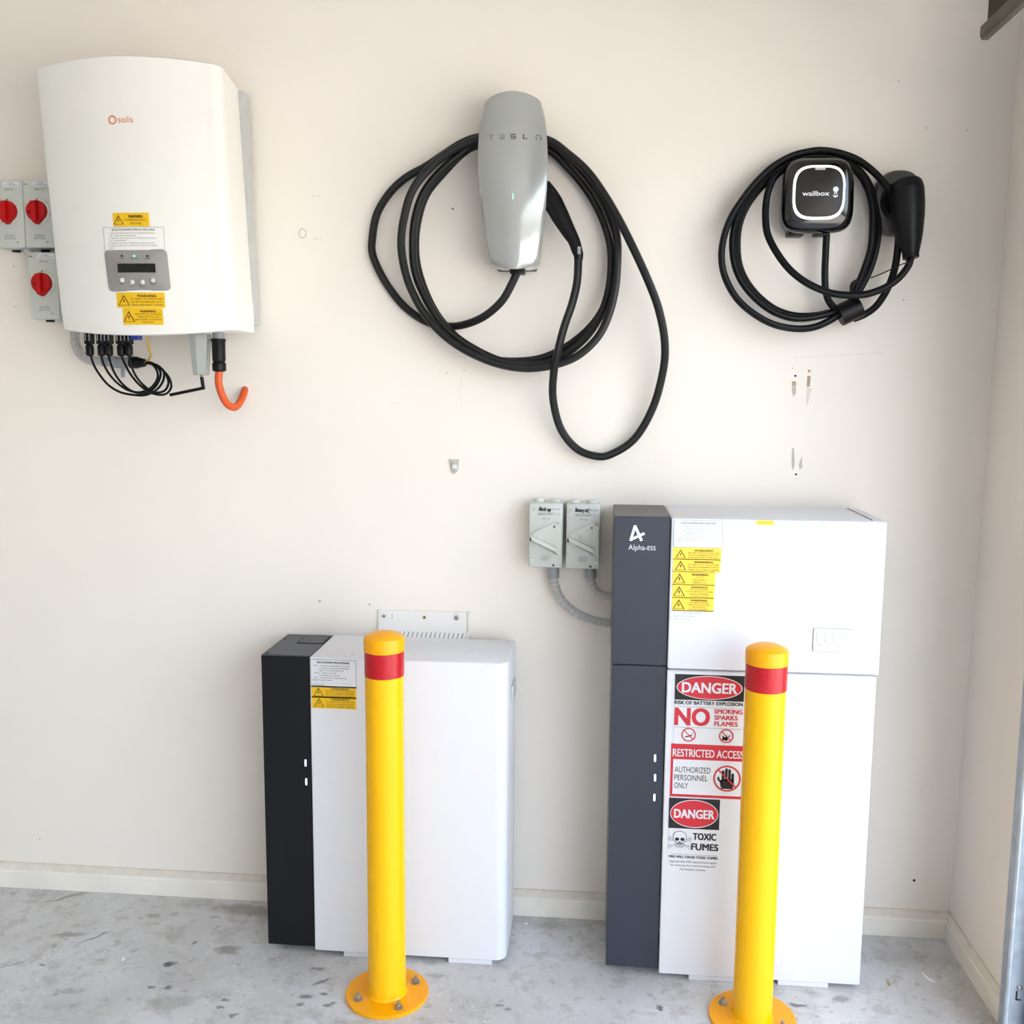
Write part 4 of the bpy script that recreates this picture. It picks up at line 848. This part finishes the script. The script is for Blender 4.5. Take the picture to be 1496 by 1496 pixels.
# ---- grey conduit with gland below the inverter
cpts = [(-1.1608, -0.0500, 1.5864), (-1.1637, -0.0500, 1.5669), (-1.1594, -0.0500, 1.5403), (-1.1417, -0.0500, 1.5172), (-1.1159, -0.0500, 1.5067), (-1.0859, -0.0500, 1.5050)]
t = conduit(cpts, .0125, 'grey corrugated conduit curling out from under the large white solar inverter', pitch=.0058)
a, b_ = (-1.0896, -0.0500, 1.5050), (-1.0129, -0.0500, 1.5036)
mb = MB(); mb.cyl(a, b_, .0128, n=18); mb.build('straight_pipe', 'gland', t)
p = (-1.0596, -0.0500, 1.5043); mb = MB(); mb.cyl((p[0]-.008, p[1], p[2]), (p[0]+.008, p[1], p[2]), .0150, n=18); sd = mb.build('saddle', 'galv', t)
mb = MB(); mb.bbox(p[0]-.006, p[0]+.006, -.003, 0, p[2]-.040, p[2]+.030, .001, 1); mb.bbox(p[0]-.005, p[0]+.005, -.045, -.001, p[2]-.016, p[2]-.012, .001, 1); mb.build('saddle_tab', 'galv', t, smooth=0)
g0, g1 = (-1.0129, -0.0500, 1.5028), (-0.9738, -0.0500, 1.5021); d = Vector(g1)-Vector(g0)
mb = MB(); mb.cyl(g0, Vector(g0)+d*.45, .0158, n=14); mb.cyl(Vector(g0)+d*.45, g1, .0150, .0100, n=14); mb.build('cable_gland', 'blackplastic', t)
mb = MB(); w0 = (-0.9443, -0.0900, 1.5723); mb.origin = w0
mb.tube(catmull([w0, (-0.9451, -0.0900, 1.5533), (-0.9445, -0.0850, 1.5361), (-0.9476, -0.0700, 1.5227), (-0.9618, -0.0550, 1.5091), (-0.9756, -0.0500, 1.5021)], 8), .0026, 8)
tag(mb.build('earth_wire', 'yellowwire', None), 'thin yellow wire hanging under the large white solar inverter', 'wire')
# ---- data logger stick
t0 = (-0.7936, -0.1200, 1.5727); zt = t0[2]; dl = thing('data_logger', 'silver stick data logger with black antenna plugged under the solar inverter', 'data logger', (t0[0], -.12, zt))
bt = (-0.7934, -0.1200, 1.4701)
mb = MB(); v = []; f = []
for (cx, hw, hd, z) in ((t0[0], .0225, .016, zt), (t0[0]+.001, .0225, .016, zt-.012), (bt[0], .0165, .012, bt[2]+.002), (bt[0], .0150, .010, bt[2])):
    v += [(cx-hw, -.12-hd, z), (cx-hw*.2, -.12-hd*1.25, z), (cx+hw, -.12-hd*.8, z), (cx+hw, -.12+hd, z), (cx-hw, -.12+hd, z)]
for k in range(3):
    for i in range(5): f.append((k*5+i, k*5+(i+1) % 5, (k+1)*5+(i+1) % 5, (k+1)*5+i))
f += [(4, 3, 2, 1, 0), (15, 16, 17, 18, 19)]
mb.add(v, f); mb.build('stick_body', 'silver', dl, smooth=20)
mb = MB(); mb.cyl((t0[0], -.12, zt-.001), (t0[0], -.12, ZB+.004), .012, n=16); mb.build('threaded_collar', 'gland', dl)
j = (-0.7882, -0.1200, 1.4374)
mb = MB(); mb.cyl((bt[0], -.12, bt[2]+.002), (bt[0]+.001, -.12, bt[2]-.006), .0042, n=10); mb.build('antenna_socket', 'brass', dl)
mb = MB(); mb.cyl((bt[0]+.001, -.12, bt[2]-.005), (j[0]-.001, -.12, j[2]), .0046, n=10); mb.build('antenna_joint', 'blackplastic', dl)
e = (-0.8754, -0.1200, 1.4194); mb = MB(); mb.cyl((j[0]+.003, -.1205, j[2]+.001), (e[0], -.125, e[2]), .0042, .0040, n=10); mb.build('antenna', 'blackplastic', dl)
# ---- orange supply cable
p = (-0.7498, -0.1100, 1.5615); oc = thing('supply_cable', 'orange mains cable curving from the solar inverter plug into the wall', 'cable', (p[0], 0, (-0.7312, -0.0600, 1.3850)[2]))
zc = p[2]; zb = (-0.7524, -0.1100, 1.4791)[2]
mb = MB(); mb.cyl((p[0], -.11, ZB+.006), (p[0], -.11, zc-.002), .0145, n=18); mb.build('inverter_socket', 'gland', oc)
mb = MB(); mb.lathe([(.0165, zb+.028-zc), (.0168, -.008), (.0182, -.006), (.0182, 0)], (p[0], -.11, zc), 'z', 16); mb.lathe([(.0120, zb+.018-zc), (.0165, zb+.030-zc)], (p[0], -.11, zc), 'z', 16); mb.build('plug_body', 'blackplastic', oc)
mb = MB(); mb.lathe([(.0125, 0), (.0172, .003), (.0175, .020), (.0150, .0235)], (p[0], -.11, zb), 'z', 12); mb.build('plug_nut', 'blackplastic', oc)
q = [(p[0], -.11, zb+.004), (-0.7531, -0.1080, 1.4515), (-0.7491, -0.1000, 1.4221), (-0.7413, -0.0850, 1.3976), (-0.7311, -0.0600, 1.3885), (-0.7254, -0.0300, 1.4060), (-0.7242, -0.0040, 1.4310), (-0.7252, 0.0040, 1.4346)]
mb = MB(); mb.tube(catmull(q, 8), .0096, 12); mb.build('cord', 'orange', oc)
p = (-0.7247, 0.0000, 1.4355); mb = MB(); mb.lathe([(.0135, 0), (.0125, .0015), (.0100, .0018)], (p[0], 0, p[2]), 'y', 16); mb.build('wall_filler', 'plaster', oc)
# ================================================================== DC isolators behind the inverter
def dc_isolator(x0, z0, label, lab):
    Wd, H, D = .079, .1690, .082
    t = thing('rotary_isolator', label, 'switch', (x0+Wd/2, 0, z0), 'grey isolators with red knobs'); x1, z1 = x0+Wd, z0+H; yf = -D
    mb = MB(); mb.bbox(x0+.001, x1-.001, -.040, 0, z0+.001, z1-.001, .003, 2); mb.build('back_box', 'isogrey', t)
    mb = MB(); mb.bbox(x0, x1, yf, -.041, z0, z1, .003, 2); cv = mb.build('cover', 'isogrey', t)
    cx, cz = x0+Wd/2, z0+H*.535
    mb = MB(); mb.lathe([(.0335, 0), (.0325, .003), (.030, .0042), (0, .0044)], (cx, yf, cz), 'y', 36); mb.build('dial_ring', 'isolight', t)
    out = []
    for k in range(40):
        a = 2*math.pi*k/40; r = .0262
        d = (a-1.5*math.pi+math.pi) % (2*math.pi)-math.pi
        r += .0075*max(0, 1-abs(d)/.55)
        out.append((cx+r*math.cos(a), cz+r*math.sin(a)))
    mb = MB(); mb.prism(out, yf-.016, yf-.004, .003, 2); kn = mb.build('knob', 'redknob', t)
    mb = MB(); mb.prism([(cx-.0075, cz+.0225), (cx+.0075, cz+.0225), (cx+.0075, cz-.024), (cx+.002, cz-.031), (cx-.002, cz-.031), (cx-.0075, cz-.024)], yf-.028, yf-.0155, .003, 2); mb.build('grip_bar', 'redknob', kn)
    mb = MB(); mb.lathe([(.0036, 0), (.0036, .0008), (0, .0008)], (cx-.014, yf-.016, cz-.004), 'y', 10); mb.build('padlock_hole', 'gap', kn)
    mb = MB(); mb.lathe([(.0018, 0), (.0018, .0006), (0, .0006)], (cx, yf-.0042, cz+.0295), 'y', 8); mb.build('dial_mark', 'gap', t)
    q = (x0+.028, x1-.007, z1-.0165, z1-.004); st = slab(t, 'label_sticker', *q, yf, 'paper')
    lettering(st, 'ink', [('PV ARRAY', (q[0]+q[1])/2-.002, q[2]+.0072, .0032, dict(align='C', width=.022)), (lab, (q[0]+q[1])/2, q[2]+.0022, .0032, dict(align='C', width=.032))], yf-.0018)
    L_ = [('WHT-32', cx+.004, z1-.026, .0045, dict(align='C')), ('IP66', x0+.009, z1-.0125, .0035, dict(align='C', bold=.02)), ('DISCONNECT', cx, z0+.030, .0028, dict(align='C')), ('D.C. ISOLATOR', cx, z0+.0255, .0028, dict(align='C', width=.026)), ('1000V d.c. 32A IP66', cx, z0+.021, .0028, dict(align='C', width=.032))]
    lettering(cv, 'ink', L_, yf-.0006, name='printed_text')
    mb = MB(); flat(mb, [(x1-.022, z0+.012), (x1-.016, z0+.012), (x1-.019, z0+.017)], yf-.0006); mb.build('approval_mark', 'inkgrey', cv, smooth=0)
    for k in (.3, .72):
        mb = MB(); mb.cyl((x0+Wd*k, -.032, z0+.001), (x0+Wd*k, -.032, z0-.004), .011, n=14); mb.build('blank_cap', 'gap' if k < .5 else 'isocap', t)
    return t
dc_isolator(-1.2660, 1.7930, 'grey isolator with red knob half hidden behind the inverter, upper of two', 'D.C. ISOLATOR 1')
dc_isolator(-1.3462, 1.7930, 'grey isolator with red knob cut by the left edge of the photo', 'D.C. ISOLATOR 2')
dc_isolator(-1.2625, 1.6125, 'grey isolator with red knob half hidden behind the inverter, lower of two', 'D.C. ISOLATOR 3')
# ================================================================== silver wall charger
tc_ = thing('wall_charger', 'tall silver car charger with curved glossy cover, in the middle of the wall', 'charger', (0, 0, 1.735))
prof = [(1.7345, .034, .0), (1.7375, .050, .0), (1.745, .0600, .0), (1.760, .0640, .0), (1.80, .0695, 0), (1.86, .0765, 0), (1.92, .0815, 0), (1.97, .0838, 0), (2.01, .0838, 0), (2.05, .0815, 0), (2.08, .0780, 0), (2.10, .0745, 0), (2.118, .0695, 0), (2.126, .0665, 0), (2.1295, .0630, 0)]
def tes_c(z): return .002+(-.009)*(z-1.735)/.39
def tes_y(u, z):
    t = (z-1.735)/.39
    base = .108+.022*math.sin(math.pi*min(1, max(0, .12+t*.86)))
    return -(base+.020*(1-u*u)-.006*(abs(u)**6))
mb = MB(); v = []; f = []; K = 20
for z, hw, _ in prof:
    c = tes_c(z)
    ring_ = [(c-hw*.97, -.060, z)]
    for k in range(K+1):
        u = -1+2*k/K; zz = z
        if z > 2.11: zz = z+.011*(1-u*u)*(z-2.11)/.0165
        if z < 1.745: zz = z-.006*(1-u*u)*(1.745-z)/.0105
        ring_.append((c+hw*u, tes_y(u, z), zz))
    ring_.append((c+hw*.97, -.060, z))
    v += ring_
n = K+3
for k in range(len(prof)-1):
    for i in range(n): f.append((k*n+i, k*n+(i+1) % n, (k+1)*n+(i+1) % n, (k+1)*n+i))
f += [tuple(range(n-1, -1, -1)), tuple(range((len(prof)-1)*n, len(prof)*n))]
mb.add(v, f); mb.build('cover', 'silver', tc_, smooth=50)
mb = MB(); mb.bbox(-.050, .050, -.0615, 0, 1.738, 1.955, .004, 2); mb.build('back_box', 'blackplastic', tc_)
mb = MB(); mb.bbox(-.030, .030, -.0615, 0, 2.06, 2.10, .004, 2); mb.build('top_spacer', 'blackplastic', tc_)
mb = MB(); mb.bbox(-.012, .024, -.095, -.045, 1.724, 1.740, .003, 2); mb.build('cable_outlet', 'blackplastic', tc_)
tw = lambda p: (p[0], tes_y((p[0]-tes_c(p[2]))/.0832, p[2])+p[1], p[2])
a = (-0.0606, -0.1480, 2.0287); b_ = (0.0646, -0.1480, 2.0284); W_ = b_[0]-a[0]; zl = a[2]+.0005; lh = .0115
mb = MB(); mb.flat = True; y = -.0008; m1 = MB(); m1.flat = True
def bar(mb, u0, u1, v0, v1): flat(mb, [(a[0]+W_*u0, zl+lh*v0), (a[0]+W_*u1, zl+lh*v0), (a[0]+W_*u1, zl+lh*v1), (a[0]+W_*u0, zl+lh*v1)], y)
bar(m1, .0, .10, .84, 1); bar(m1, .042, .058, 0, .62)                                                       # T
for v_ in (0, .42, .84): bar(m1, .22, .31, v_, v_+.16)                                                     # E
for v_ in (0, .42, .84): bar(mb, .425, .525, v_, v_+.16)                                                   # S
bar(mb, .425, .440, .5, .9); bar(mb, .510, .525, .1, .5)
mb.warp(tw); mb.build('lettering', 'chrome_letter', tc_, smooth=0); mb = MB(); mb.flat = True
flat(mb, [(a[0]+W_*u_, zl+lh*v_) for u_, v_ in ((.660, 0), (.745, 0), (.745, .16), (.676, .16), (.676, 1), (.660, 1))], y)                                                     # L
bar(m1, .90, 1., .84, 1); bar(m1, .90, .915, 0, .6); bar(m1, .985, 1., 0, .6)                              # A
mb.warp(tw); mb.build('lettering', 'chrome_letter', tc_, smooth=0); m1.warp(tw); m1.build('lettering', 'pale_letter', tc_, smooth=0)
p = (-0.0000, -0.1480, 1.8961); mb = MB(); mb.flat = True; flat(mb, rrect(p[0]-.0011, p[0]+.0011, p[2]-.007, p[2]+.007, .001, 3), -.0008); mb.warp(tw); mb.build('status_light', 'ledgreen', tc_, smooth=0)
# its cable
def Z5(pts): return pts
cab = thing('charging_cable', 'long black charging cable coiled around the silver charger with a hanging loop', 'cable', (-0.0090, 0.0000, 1.4910))
path = [
 # out of the charger, sweeping left and up
 (.006, -.070, 1.733), (-0.0063, -0.0700, 1.7051), (-0.0338, -0.0660, 1.6588), (-0.0814, -0.0550, 1.6208), (-0.1386, -0.0320, 1.6019), (-0.1888, -0.0160, 1.6011), (-0.2374, -0.0130, 1.6134), (-0.2926, -0.0130, 1.6515), (-0.3405, -0.0130, 1.7121), (-0.3721, -0.0130, 1.7775), (-0.3734, -0.0130, 1.8238), (-0.3601, -0.0140, 1.8831), (-0.3258, -0.0150, 1.9350), (-0.2830, -0.0160, 1.9713), (-0.2355, -0.0160, 1.9958), (-0.1884, -0.0160, 2.0252), (-0.1415, -0.0160, 2.0527), (-0.0949, -0.0150, 2.0671), (-0.0125, -0.0130, 2.0730), (0.0751, -0.0130, 2.0454),
 # first turn
 (0.1269, -0.0140, 2.0051), (0.1721, -0.0160, 1.9547), (0.2141, -0.0180, 1.8894), (0.2393, -0.0200, 1.8224), (0.2475, -0.0240, 1.7550), (0.2368, -0.0280, 1.6874), (0.2039, -0.0300, 1.6179), (0.1514, -0.0320, 1.5649), (0.0861, -0.0340, 1.5269), (0.0254, -0.0360, 1.5128), (-0.0499, -0.0360, 1.5142), (-0.1044, -0.0360, 1.5346), (-0.1574, -0.0360, 1.5758), (-0.2032, -0.0360, 1.6290), (-0.2348, -0.0360, 1.6906), (-0.2539, -0.0360, 1.7553), (-0.2571, -0.0360, 1.8145), (-0.2481, -0.0360, 1.8733), (-0.2270, -0.0360, 1.9282), (-0.1817, -0.0360, 1.9808), (-0.1336, -0.0350, 2.0266), (-0.0925, -0.0340, 2.0443), (-0.0106, -0.0330, 2.0565), (0.0764, -0.0330, 2.0292),
 # second turn
 (0.1261, -0.0340, 1.9858), (0.1727, -0.0360, 1.9325), (0.2076, -0.0390, 1.8741), (0.2308, -0.0410, 1.8109), (0.2370, -0.0450, 1.7523), (0.2315, -0.0500, 1.6852), (0.2107, -0.0530, 1.6213), (0.1708, -0.0550, 1.5638), (0.1081, -0.0570, 1.5177), (0.0479, -0.0570, 1.5038), (-0.0302, -0.0570, 1.5102), (-0.0930, -0.0570, 1.5355), (-0.1507, -0.0570, 1.5712), (-0.1962, -0.0570, 1.6155), (-0.2328, -0.0570, 1.6766), (-0.2552, -0.0570, 1.7358), (-0.2601, -0.0570, 1.8030), (-0.2529, -0.0570, 1.8680), (-0.2301, -0.0570, 1.9274), (-0.1871, -0.0560, 1.9782), (-0.1343, -0.0540, 2.0205), (-0.0903, -0.0520, 2.0481), (-0.0092, -0.0500, 2.0604), (0.0769, -0.0480, 2.0467),
 # third turn, outermost
 (0.1382, -0.0500, 1.9984), (0.1911, -0.0540, 1.9466), (0.2292, -0.0580, 1.8804), (0.2489, -0.0620, 1.8158), (0.2517, -0.0660, 1.7611), (0.2480, -0.0700, 1.6914), (0.2326, -0.0740, 1.6231), (0.2049, -0.0770, 1.5678), (0.1549, -0.0780, 1.5223), (0.0938, -0.0780, 1.5000), (0.0288, -0.0780, 1.4929), (-0.0384, -0.0780, 1.5027), (-0.1060, -0.0780, 1.5279), (-0.1667, -0.0780, 1.5649), (-0.2170, -0.0780, 1.6139), (-0.2533, -0.0780, 1.6712), (-0.2755, -0.0780, 1.7299), (-0.2855, -0.0780, 1.7950), (-0.2784, -0.0770, 1.8597), (-0.2562, -0.0740, 1.9292), (-0.2070, -0.0700, 1.9884), (-0.1480, -0.0660, 2.0276), (-0.0889, -0.0640, 2.0499), (-0.0080, -0.0640, 2.0649), (0.0779, -0.0660, 2.0438),
 # the long hanging loop
 (0.1269, -0.0700, 2.0101), (0.1726, -0.0760, 1.9696), (0.2117, -0.0820, 1.9181), (0.2475, -0.0860, 1.8607), (0.2854, -0.0880, 1.7906), (0.3254, -0.0880, 1.7090), (0.3542, -0.0800, 1.6392), (0.3721, -0.0660, 1.5622), (0.3717, -0.0500, 1.4921), (0.3494, -0.0360, 1.3981), (0.3052, -0.0280, 1.3176), (0.2452, -0.0260, 1.2765), (0.2050, -0.0260, 1.2725), (0.1574, -0.0280, 1.2913), (0.1166, -0.0360, 1.3420), (0.0972, -0.0540, 1.4167), (0.0993, -0.0800, 1.4831), (0.1096, -0.0980, 1.5347), (0.1241, -0.1020, 1.5927), (0.1433, -0.1000, 1.6507), (0.1541, -0.0960, 1.7020), (0.1564, -0.0920, 1.7581)]
mb = MB(); mb.tube(catmull(path, 6), .0100, 10); mb.build('cord', 'rubber', cab)
hp = [(0.1565, -0.0920, 1.7548), (0.1563, -0.0920, 1.7679), (0.1528, -0.0910, 1.7778), (0.1440, -0.0880, 1.8027), (0.1284, -0.0850, 1.8293), (0.1094, -0.0800, 1.8628), (0.0920, -0.0750, 1.8947), (0.0798, -0.0720, 1.9149), (0.0660, -0.0700, 1.9349)]
hr = [.0105, .0120, .0135, .0150, .0185, .0225, .0240, .0225, .0200]
hpath = catmull(hp, 6); kk = len(hpath)-1
def hrad(i):
    t = i/6; a = int(min(t, len(hr)-2)); return hr[a]+(hr[a+1]-hr[a])*(t-a)
mb = MB(); mb.tube(hpath, .02, 18, rf=hrad); mb.build('plug_handle', 'blackplastic', cab, smooth=50)
p = (0.1582, -0.1080, 1.7754); mb = MB(); mb.bbox(p[0]-.004, p[0]+.004, p[1]+.001, p[1]+.006, p[2]-.008, p[2]+.010, .001, 1); mb.build('strain_relief_tag', 'gland', cab)
p = (0.0989, -0.0850, 1.9106); mb = MB(); mb.prism([(q_[0], q_[2]) for q_ in ((0.0886, -0.0850, 1.9316), (0.0988, -0.0850, 1.9170), (0.0956, -0.0850, 1.9090), (0.0838, -0.0850, 1.9188))], -.092, -.078, .001); mb.build('release_button', 'blackplastic', cab)
# ================================================================== black wallbox charger
wb = thing('wall_charger', 'small square black car charger with a glowing white ring', 'charger', (.722, 0, 1.82))
wc = (0.7240, -0.0950, 1.9058); cx, cz = wc[0], wc[2]-.001
def wbo(hx, hz, dx=0, dz=0, p=4.2):
    return [(cx+dx+(x-cx)*(1+.045*(z-cz)/hz*-0.6), cz+dz+(z-cz)) for x, z in superell(cx, cz, hx, hz, p, 56)]
def loft(mb, rings, close=True):
    n = len(rings[0][0]); v = []; f = []
    for pl, y in rings: v += [(p[0], y, p[1]) for p in pl]
    for k in range(len(rings)-1):
        for i in range(n): f.append((k*n+i, k*n+(i+1) % n, (k+1)*n+(i+1) % n, (k+1)*n+i))
    f += [tuple(range(n)), tuple(range(len(rings)*n-1, (len(rings)-1)*n-1, -1))]
    mb.add(v, f)
mb = MB(); loft(mb, [(wbo(.070, .073), 0), (wbo(.074, .077), -.004), (wbo(.076, .079), -.040), (wbo(.083, .086), -.060), (wbo(.0845, .0875), -.074), (wbo(.0825, .0855), -.084), (wbo(.074, .077), -.0945), (wbo(.066, .068), -.099)])
mb.build('body', 'blackgloss', wb, smooth=50)
g = (0.7220, -0.1000, 1.9079); gx, gz = g[0], g[2]
so = lambda hx, hz, p=3.4: superell(gx, gz, hx, hz, p, 56)
mb = MB(); loft(mb, [(so(.0610, .0630), -.098), (so(.0600, .0620), -.1015), (so(.0585, .0605), -.1022)]); mb.build('halo_ring', 'halo', wb, smooth=50)
mb = MB(); loft(mb, [(so(.0552, .0568), -.1015), (so(.0550, .0566), -.1030), (so(.0537, .0553), -.1036)]); fp = mb.build('front_panel', 'wbface', wb, smooth=50)
mb = MB(); mb.prism(rrect(gx-.012, gx+.012, gz+.0505, gz+.056, .002, 3), -.1042, -.102, .0005, 1); mb.build('sensor_window', 'smudge', wb)
a = (0.6828, -0.1036, 1.8998); lettering(fp, 'paper', [('wallbox', a[0], a[2], .0105, dict(width=(0.7453, -0.1036, 1.8992)[0]-a[0], bold=.022))], -.1040)
mb = MB(); mb.flat = True; p = (0.7596, -0.1036, 1.9139); flat(mb, circle(p[0], p[2], .0064, 18), -.1040)
for s in (-1, 1): flat(mb, rrect(p[0]+s*.0022-.0012, p[0]+s*.0022+.0012, p[2]-.0115, p[2]-.006, .0005, 2), -.1041)
flat(mb, [(p[0]-.0062, p[2]-.0130), (p[0]-.0048, p[2]-.0165), (p[0], p[2]-.0190), (p[0]+.0048, p[2]-.0165), (p[0]+.0062, p[2]-.0130), (p[0], p[2]-.0145)], -.1040); mb.build('emblem', 'paper', fp, smooth=0)
mb = MB(); mb.bbox(cx-.062, cx-.024, -.060, -.020, cz-.090, cz-.076, .003, 2); mb.build('lower_clip', 'blackplastic', wb)
mb = MB(); mb.bbox(cx+.000, cx+.032, -.070, -.030, cz-.0905, cz-.080, .003, 2); mb.build('cable_outlet', 'blackplastic', wb)
# cable
wcab = thing('charging_cable', 'black charging cable coiled and strapped around the small black charger', 'cable', (0.7808, 0.0000, 1.5973))
path = [
 (0.7551, -0.0500, 1.8324), (0.7548, -0.0500, 1.8033), (0.7547, -0.0500, 1.7709), (0.7551, -0.0500, 1.7287), (0.7586, -0.0500, 1.6878), (0.7681, -0.0500, 1.6599), (0.7874, -0.0480, 1.6404),
 (0.8113, -0.0460, 1.6291), (0.7819, -0.0450, 1.6341), (0.7366, -0.0440, 1.6259), (0.6889, -0.0440, 1.6258), (0.6420, -0.0440, 1.6407), (0.6011, -0.0440, 1.6705), (0.5699, -0.0440, 1.7068), (0.5502, -0.0440, 1.7480), (0.5435, -0.0440, 1.7956), (0.5467, -0.0440, 1.8429), (0.5619, -0.0420, 1.8853), (0.5877, -0.0360, 1.9235), (0.6201, -0.0300, 1.9583), (0.6525, -0.0220, 1.9999), (0.7083, -0.0180, 2.0114), (0.7654, -0.0180, 2.0090), (0.8145, -0.0200, 1.9887), (0.8471, -0.0260, 1.9534), (0.8674, -0.0320, 1.9055), (0.8786, -0.0380, 1.8448), (0.8769, -0.0420, 1.7942), (0.8642, -0.0460, 1.7402), (0.8434, -0.0480, 1.6928), (0.8210, -0.0480, 1.6536),
 (0.7909, -0.0480, 1.6371), (0.7346, -0.0540, 1.6218), (0.6841, -0.0620, 1.6179), (0.6355, -0.0640, 1.6325), (0.5933, -0.0640, 1.6620), (0.5590, -0.0640, 1.6998), (0.5377, -0.0640, 1.7423), (0.5294, -0.0640, 1.7928), (0.5344, -0.0620, 1.8432), (0.5548, -0.0560, 1.8893), (0.5823, -0.0480, 1.9276), (0.6151, -0.0400, 1.9578), (0.6573, -0.0340, 1.9875), (0.7144, -0.0300, 2.0005), (0.7713, -0.0300, 1.9966), (0.8200, -0.0340, 1.9712), (0.8451, -0.0440, 1.9321), (0.8581, -0.0520, 1.8858), (0.8604, -0.0600, 1.8317), (0.8572, -0.0640, 1.7814), (0.8432, -0.0660, 1.7313), (0.8268, -0.0640, 1.6847), (0.8108, -0.0580, 1.6461),
 (0.7774, -0.0540, 1.6169), (0.7329, -0.0600, 1.5967), (0.6828, -0.0740, 1.5924), (0.6283, -0.0840, 1.6031), (0.5780, -0.0860, 1.6307), (0.5391, -0.0860, 1.6665), (0.5112, -0.0860, 1.7153), (0.5014, -0.0860, 1.7623), (0.5065, -0.0840, 1.8109), (0.5220, -0.0780, 1.8551), (0.5491, -0.0700, 1.8996), (0.5828, -0.0620, 1.9423), (0.6216, -0.0540, 1.9787), (0.6653, -0.0480, 2.0034), (0.7104, -0.0460, 2.0144), (0.7426, -0.0460, 2.0155), (0.7793, -0.0480, 2.0082), (0.8175, -0.0520, 1.9926), (0.8501, -0.0600, 1.9667), (0.8747, -0.0680, 1.9395), (0.8934, -0.0740, 1.9129), (0.9067, -0.0780, 1.8806), (0.9148, -0.0800, 1.8375), (0.9160, -0.0800, 1.7868), (0.9128, -0.0740, 1.7334), (0.9021, -0.0640, 1.6894), (0.8813, -0.0540, 1.6498), (0.8564, -0.0480, 1.6289), (0.8294, -0.0480, 1.6174)]
mb = MB(); mb.tube(catmull(path, 6), .0085, 10); mb.build('cord', 'rubber2', wcab)
p2 = [(0.8229, -0.0660, 1.6226), (0.8845, -0.0900, 1.6723), (0.9128, -0.1050, 1.7122), (0.9339, -0.1080, 1.7386), (0.9393, -0.1080, 1.7543)]
path2 = [(0.9392, -0.1080, 1.7559), (0.9320, -0.1100, 1.7336), (0.9116, -0.1100, 1.7068), (0.8803, -0.1080, 1.6849), (0.8390, -0.1060, 1.6708), (0.7951, -0.1040, 1.6695), (0.7538, -0.1020, 1.6761), (0.7053, -0.1000, 1.6972), (0.6646, -0.0960, 1.7283), (0.6339, -0.0880, 1.7679), (0.6112, -0.0780, 1.8128), (0.6054, -0.0700, 1.8494), (0.6060, -0.0620, 1.8893), (0.6135, -0.0560, 1.9289), (0.6296, -0.0500, 1.9587), (0.6590, -0.0440, 1.9805), (0.6965, -0.0400, 1.9921)]
mb = MB(); mb.tube(catmull(path2, 6), .0085, 10); mb.build('cord', 'rubber2', wcab)
# hook-and-loop strap
s0, s1 = Vector((0.7923, -0.0580, 1.6248)), Vector((0.8399, -0.0580, 1.6478))
mb = MB(); mb.cyl(s0, s1, .027, .027, n=20); mb.build('cable_strap', 'blackplastic', wcab)
e0 = (0.8113, -0.0850, 1.6954); mb = MB(); mb.tube(catmull([(0.8183, -0.0830, 1.6618), (0.8119, -0.0850, 1.6826), (0.8143, -0.0850, 1.6986), (0.8291, -0.0880, 1.7079)], 6), .0045, 8); mb.build('strap_tail', 'blackplastic', wcab)
mb = MB(); mb.tube(catmull([(0.8538, -0.0900, 1.7108), (0.8822, -0.1000, 1.7223), (0.9116, -0.1200, 1.7372), (0.9401, -0.1220, 1.7462)], 6), .0014, 6); mb.build('tie_string', 'blackplastic', wcab)
# plug handle in the holster
pp = [(0.9217, -0.0900, 1.9399), (0.9227, -0.0900, 1.9368), (0.9236, -0.0910, 1.9295), (0.9257, -0.0920, 1.9137), (0.9285, -0.0940, 1.8821), (0.9313, -0.0960, 1.8489), (0.9354, -0.1000, 1.8106), (0.9372, -0.1050, 1.7799), (0.9391, -0.1080, 1.7575)]
rr = [.006, .0260, .0345, .0385, .0385, .0365, .0295, .0225, .0165]
hpath = catmull(pp, 6)
def hrad2(i):
    t = i/6; a = int(min(t, len(rr)-2)); return rr[a]+(rr[a+1]-rr[a])*(t-a)
mb = MB(); mb.tube(hpath, .02, 20, rf=hrad2); mb.build('plug_handle', 'blackplastic', wcab, smooth=50)
mb = MB(); a, b_ = Vector((0.9376, -0.1060, 1.7672)), Vector((0.9393, -0.1080, 1.7543)); mb.cyl(a, b_, .0185, n=16); mb.build('strain_collar', 'blackplastic', wcab)
hs_ = (0.9248, -0.0300, 1.8957)
ho = thing('plug_holster', 'round dark plug holster on the wall right of the small black charger', 'holster', (hs_[0], 0, hs_[2]-.07))
hel = lambda k: superell(hs_[0], hs_[2], .0575*k, .0760*k, 2.5, 44)
mb = MB(); loft(mb, [(hel(.94), 0), (hel(1), -.004), (hel(1), -.030), (hel(.95), -.038), (hel(.80), -.042)]); mb.build('disc_housing', 'holster', ho, smooth=40)
mb = MB(); mb.lathe([(.046, .040), (.046, .050), (.040, .056), (.036, .056)], (hs_[0], 0, hs_[2]), 'y', 36); mb.build('socket_collar', 'blackplastic', ho, smooth=40)
# ------------------------------------------------------------------ tidy
for o in bpy.data.objects:
    if '_o' in o: del o['_o']
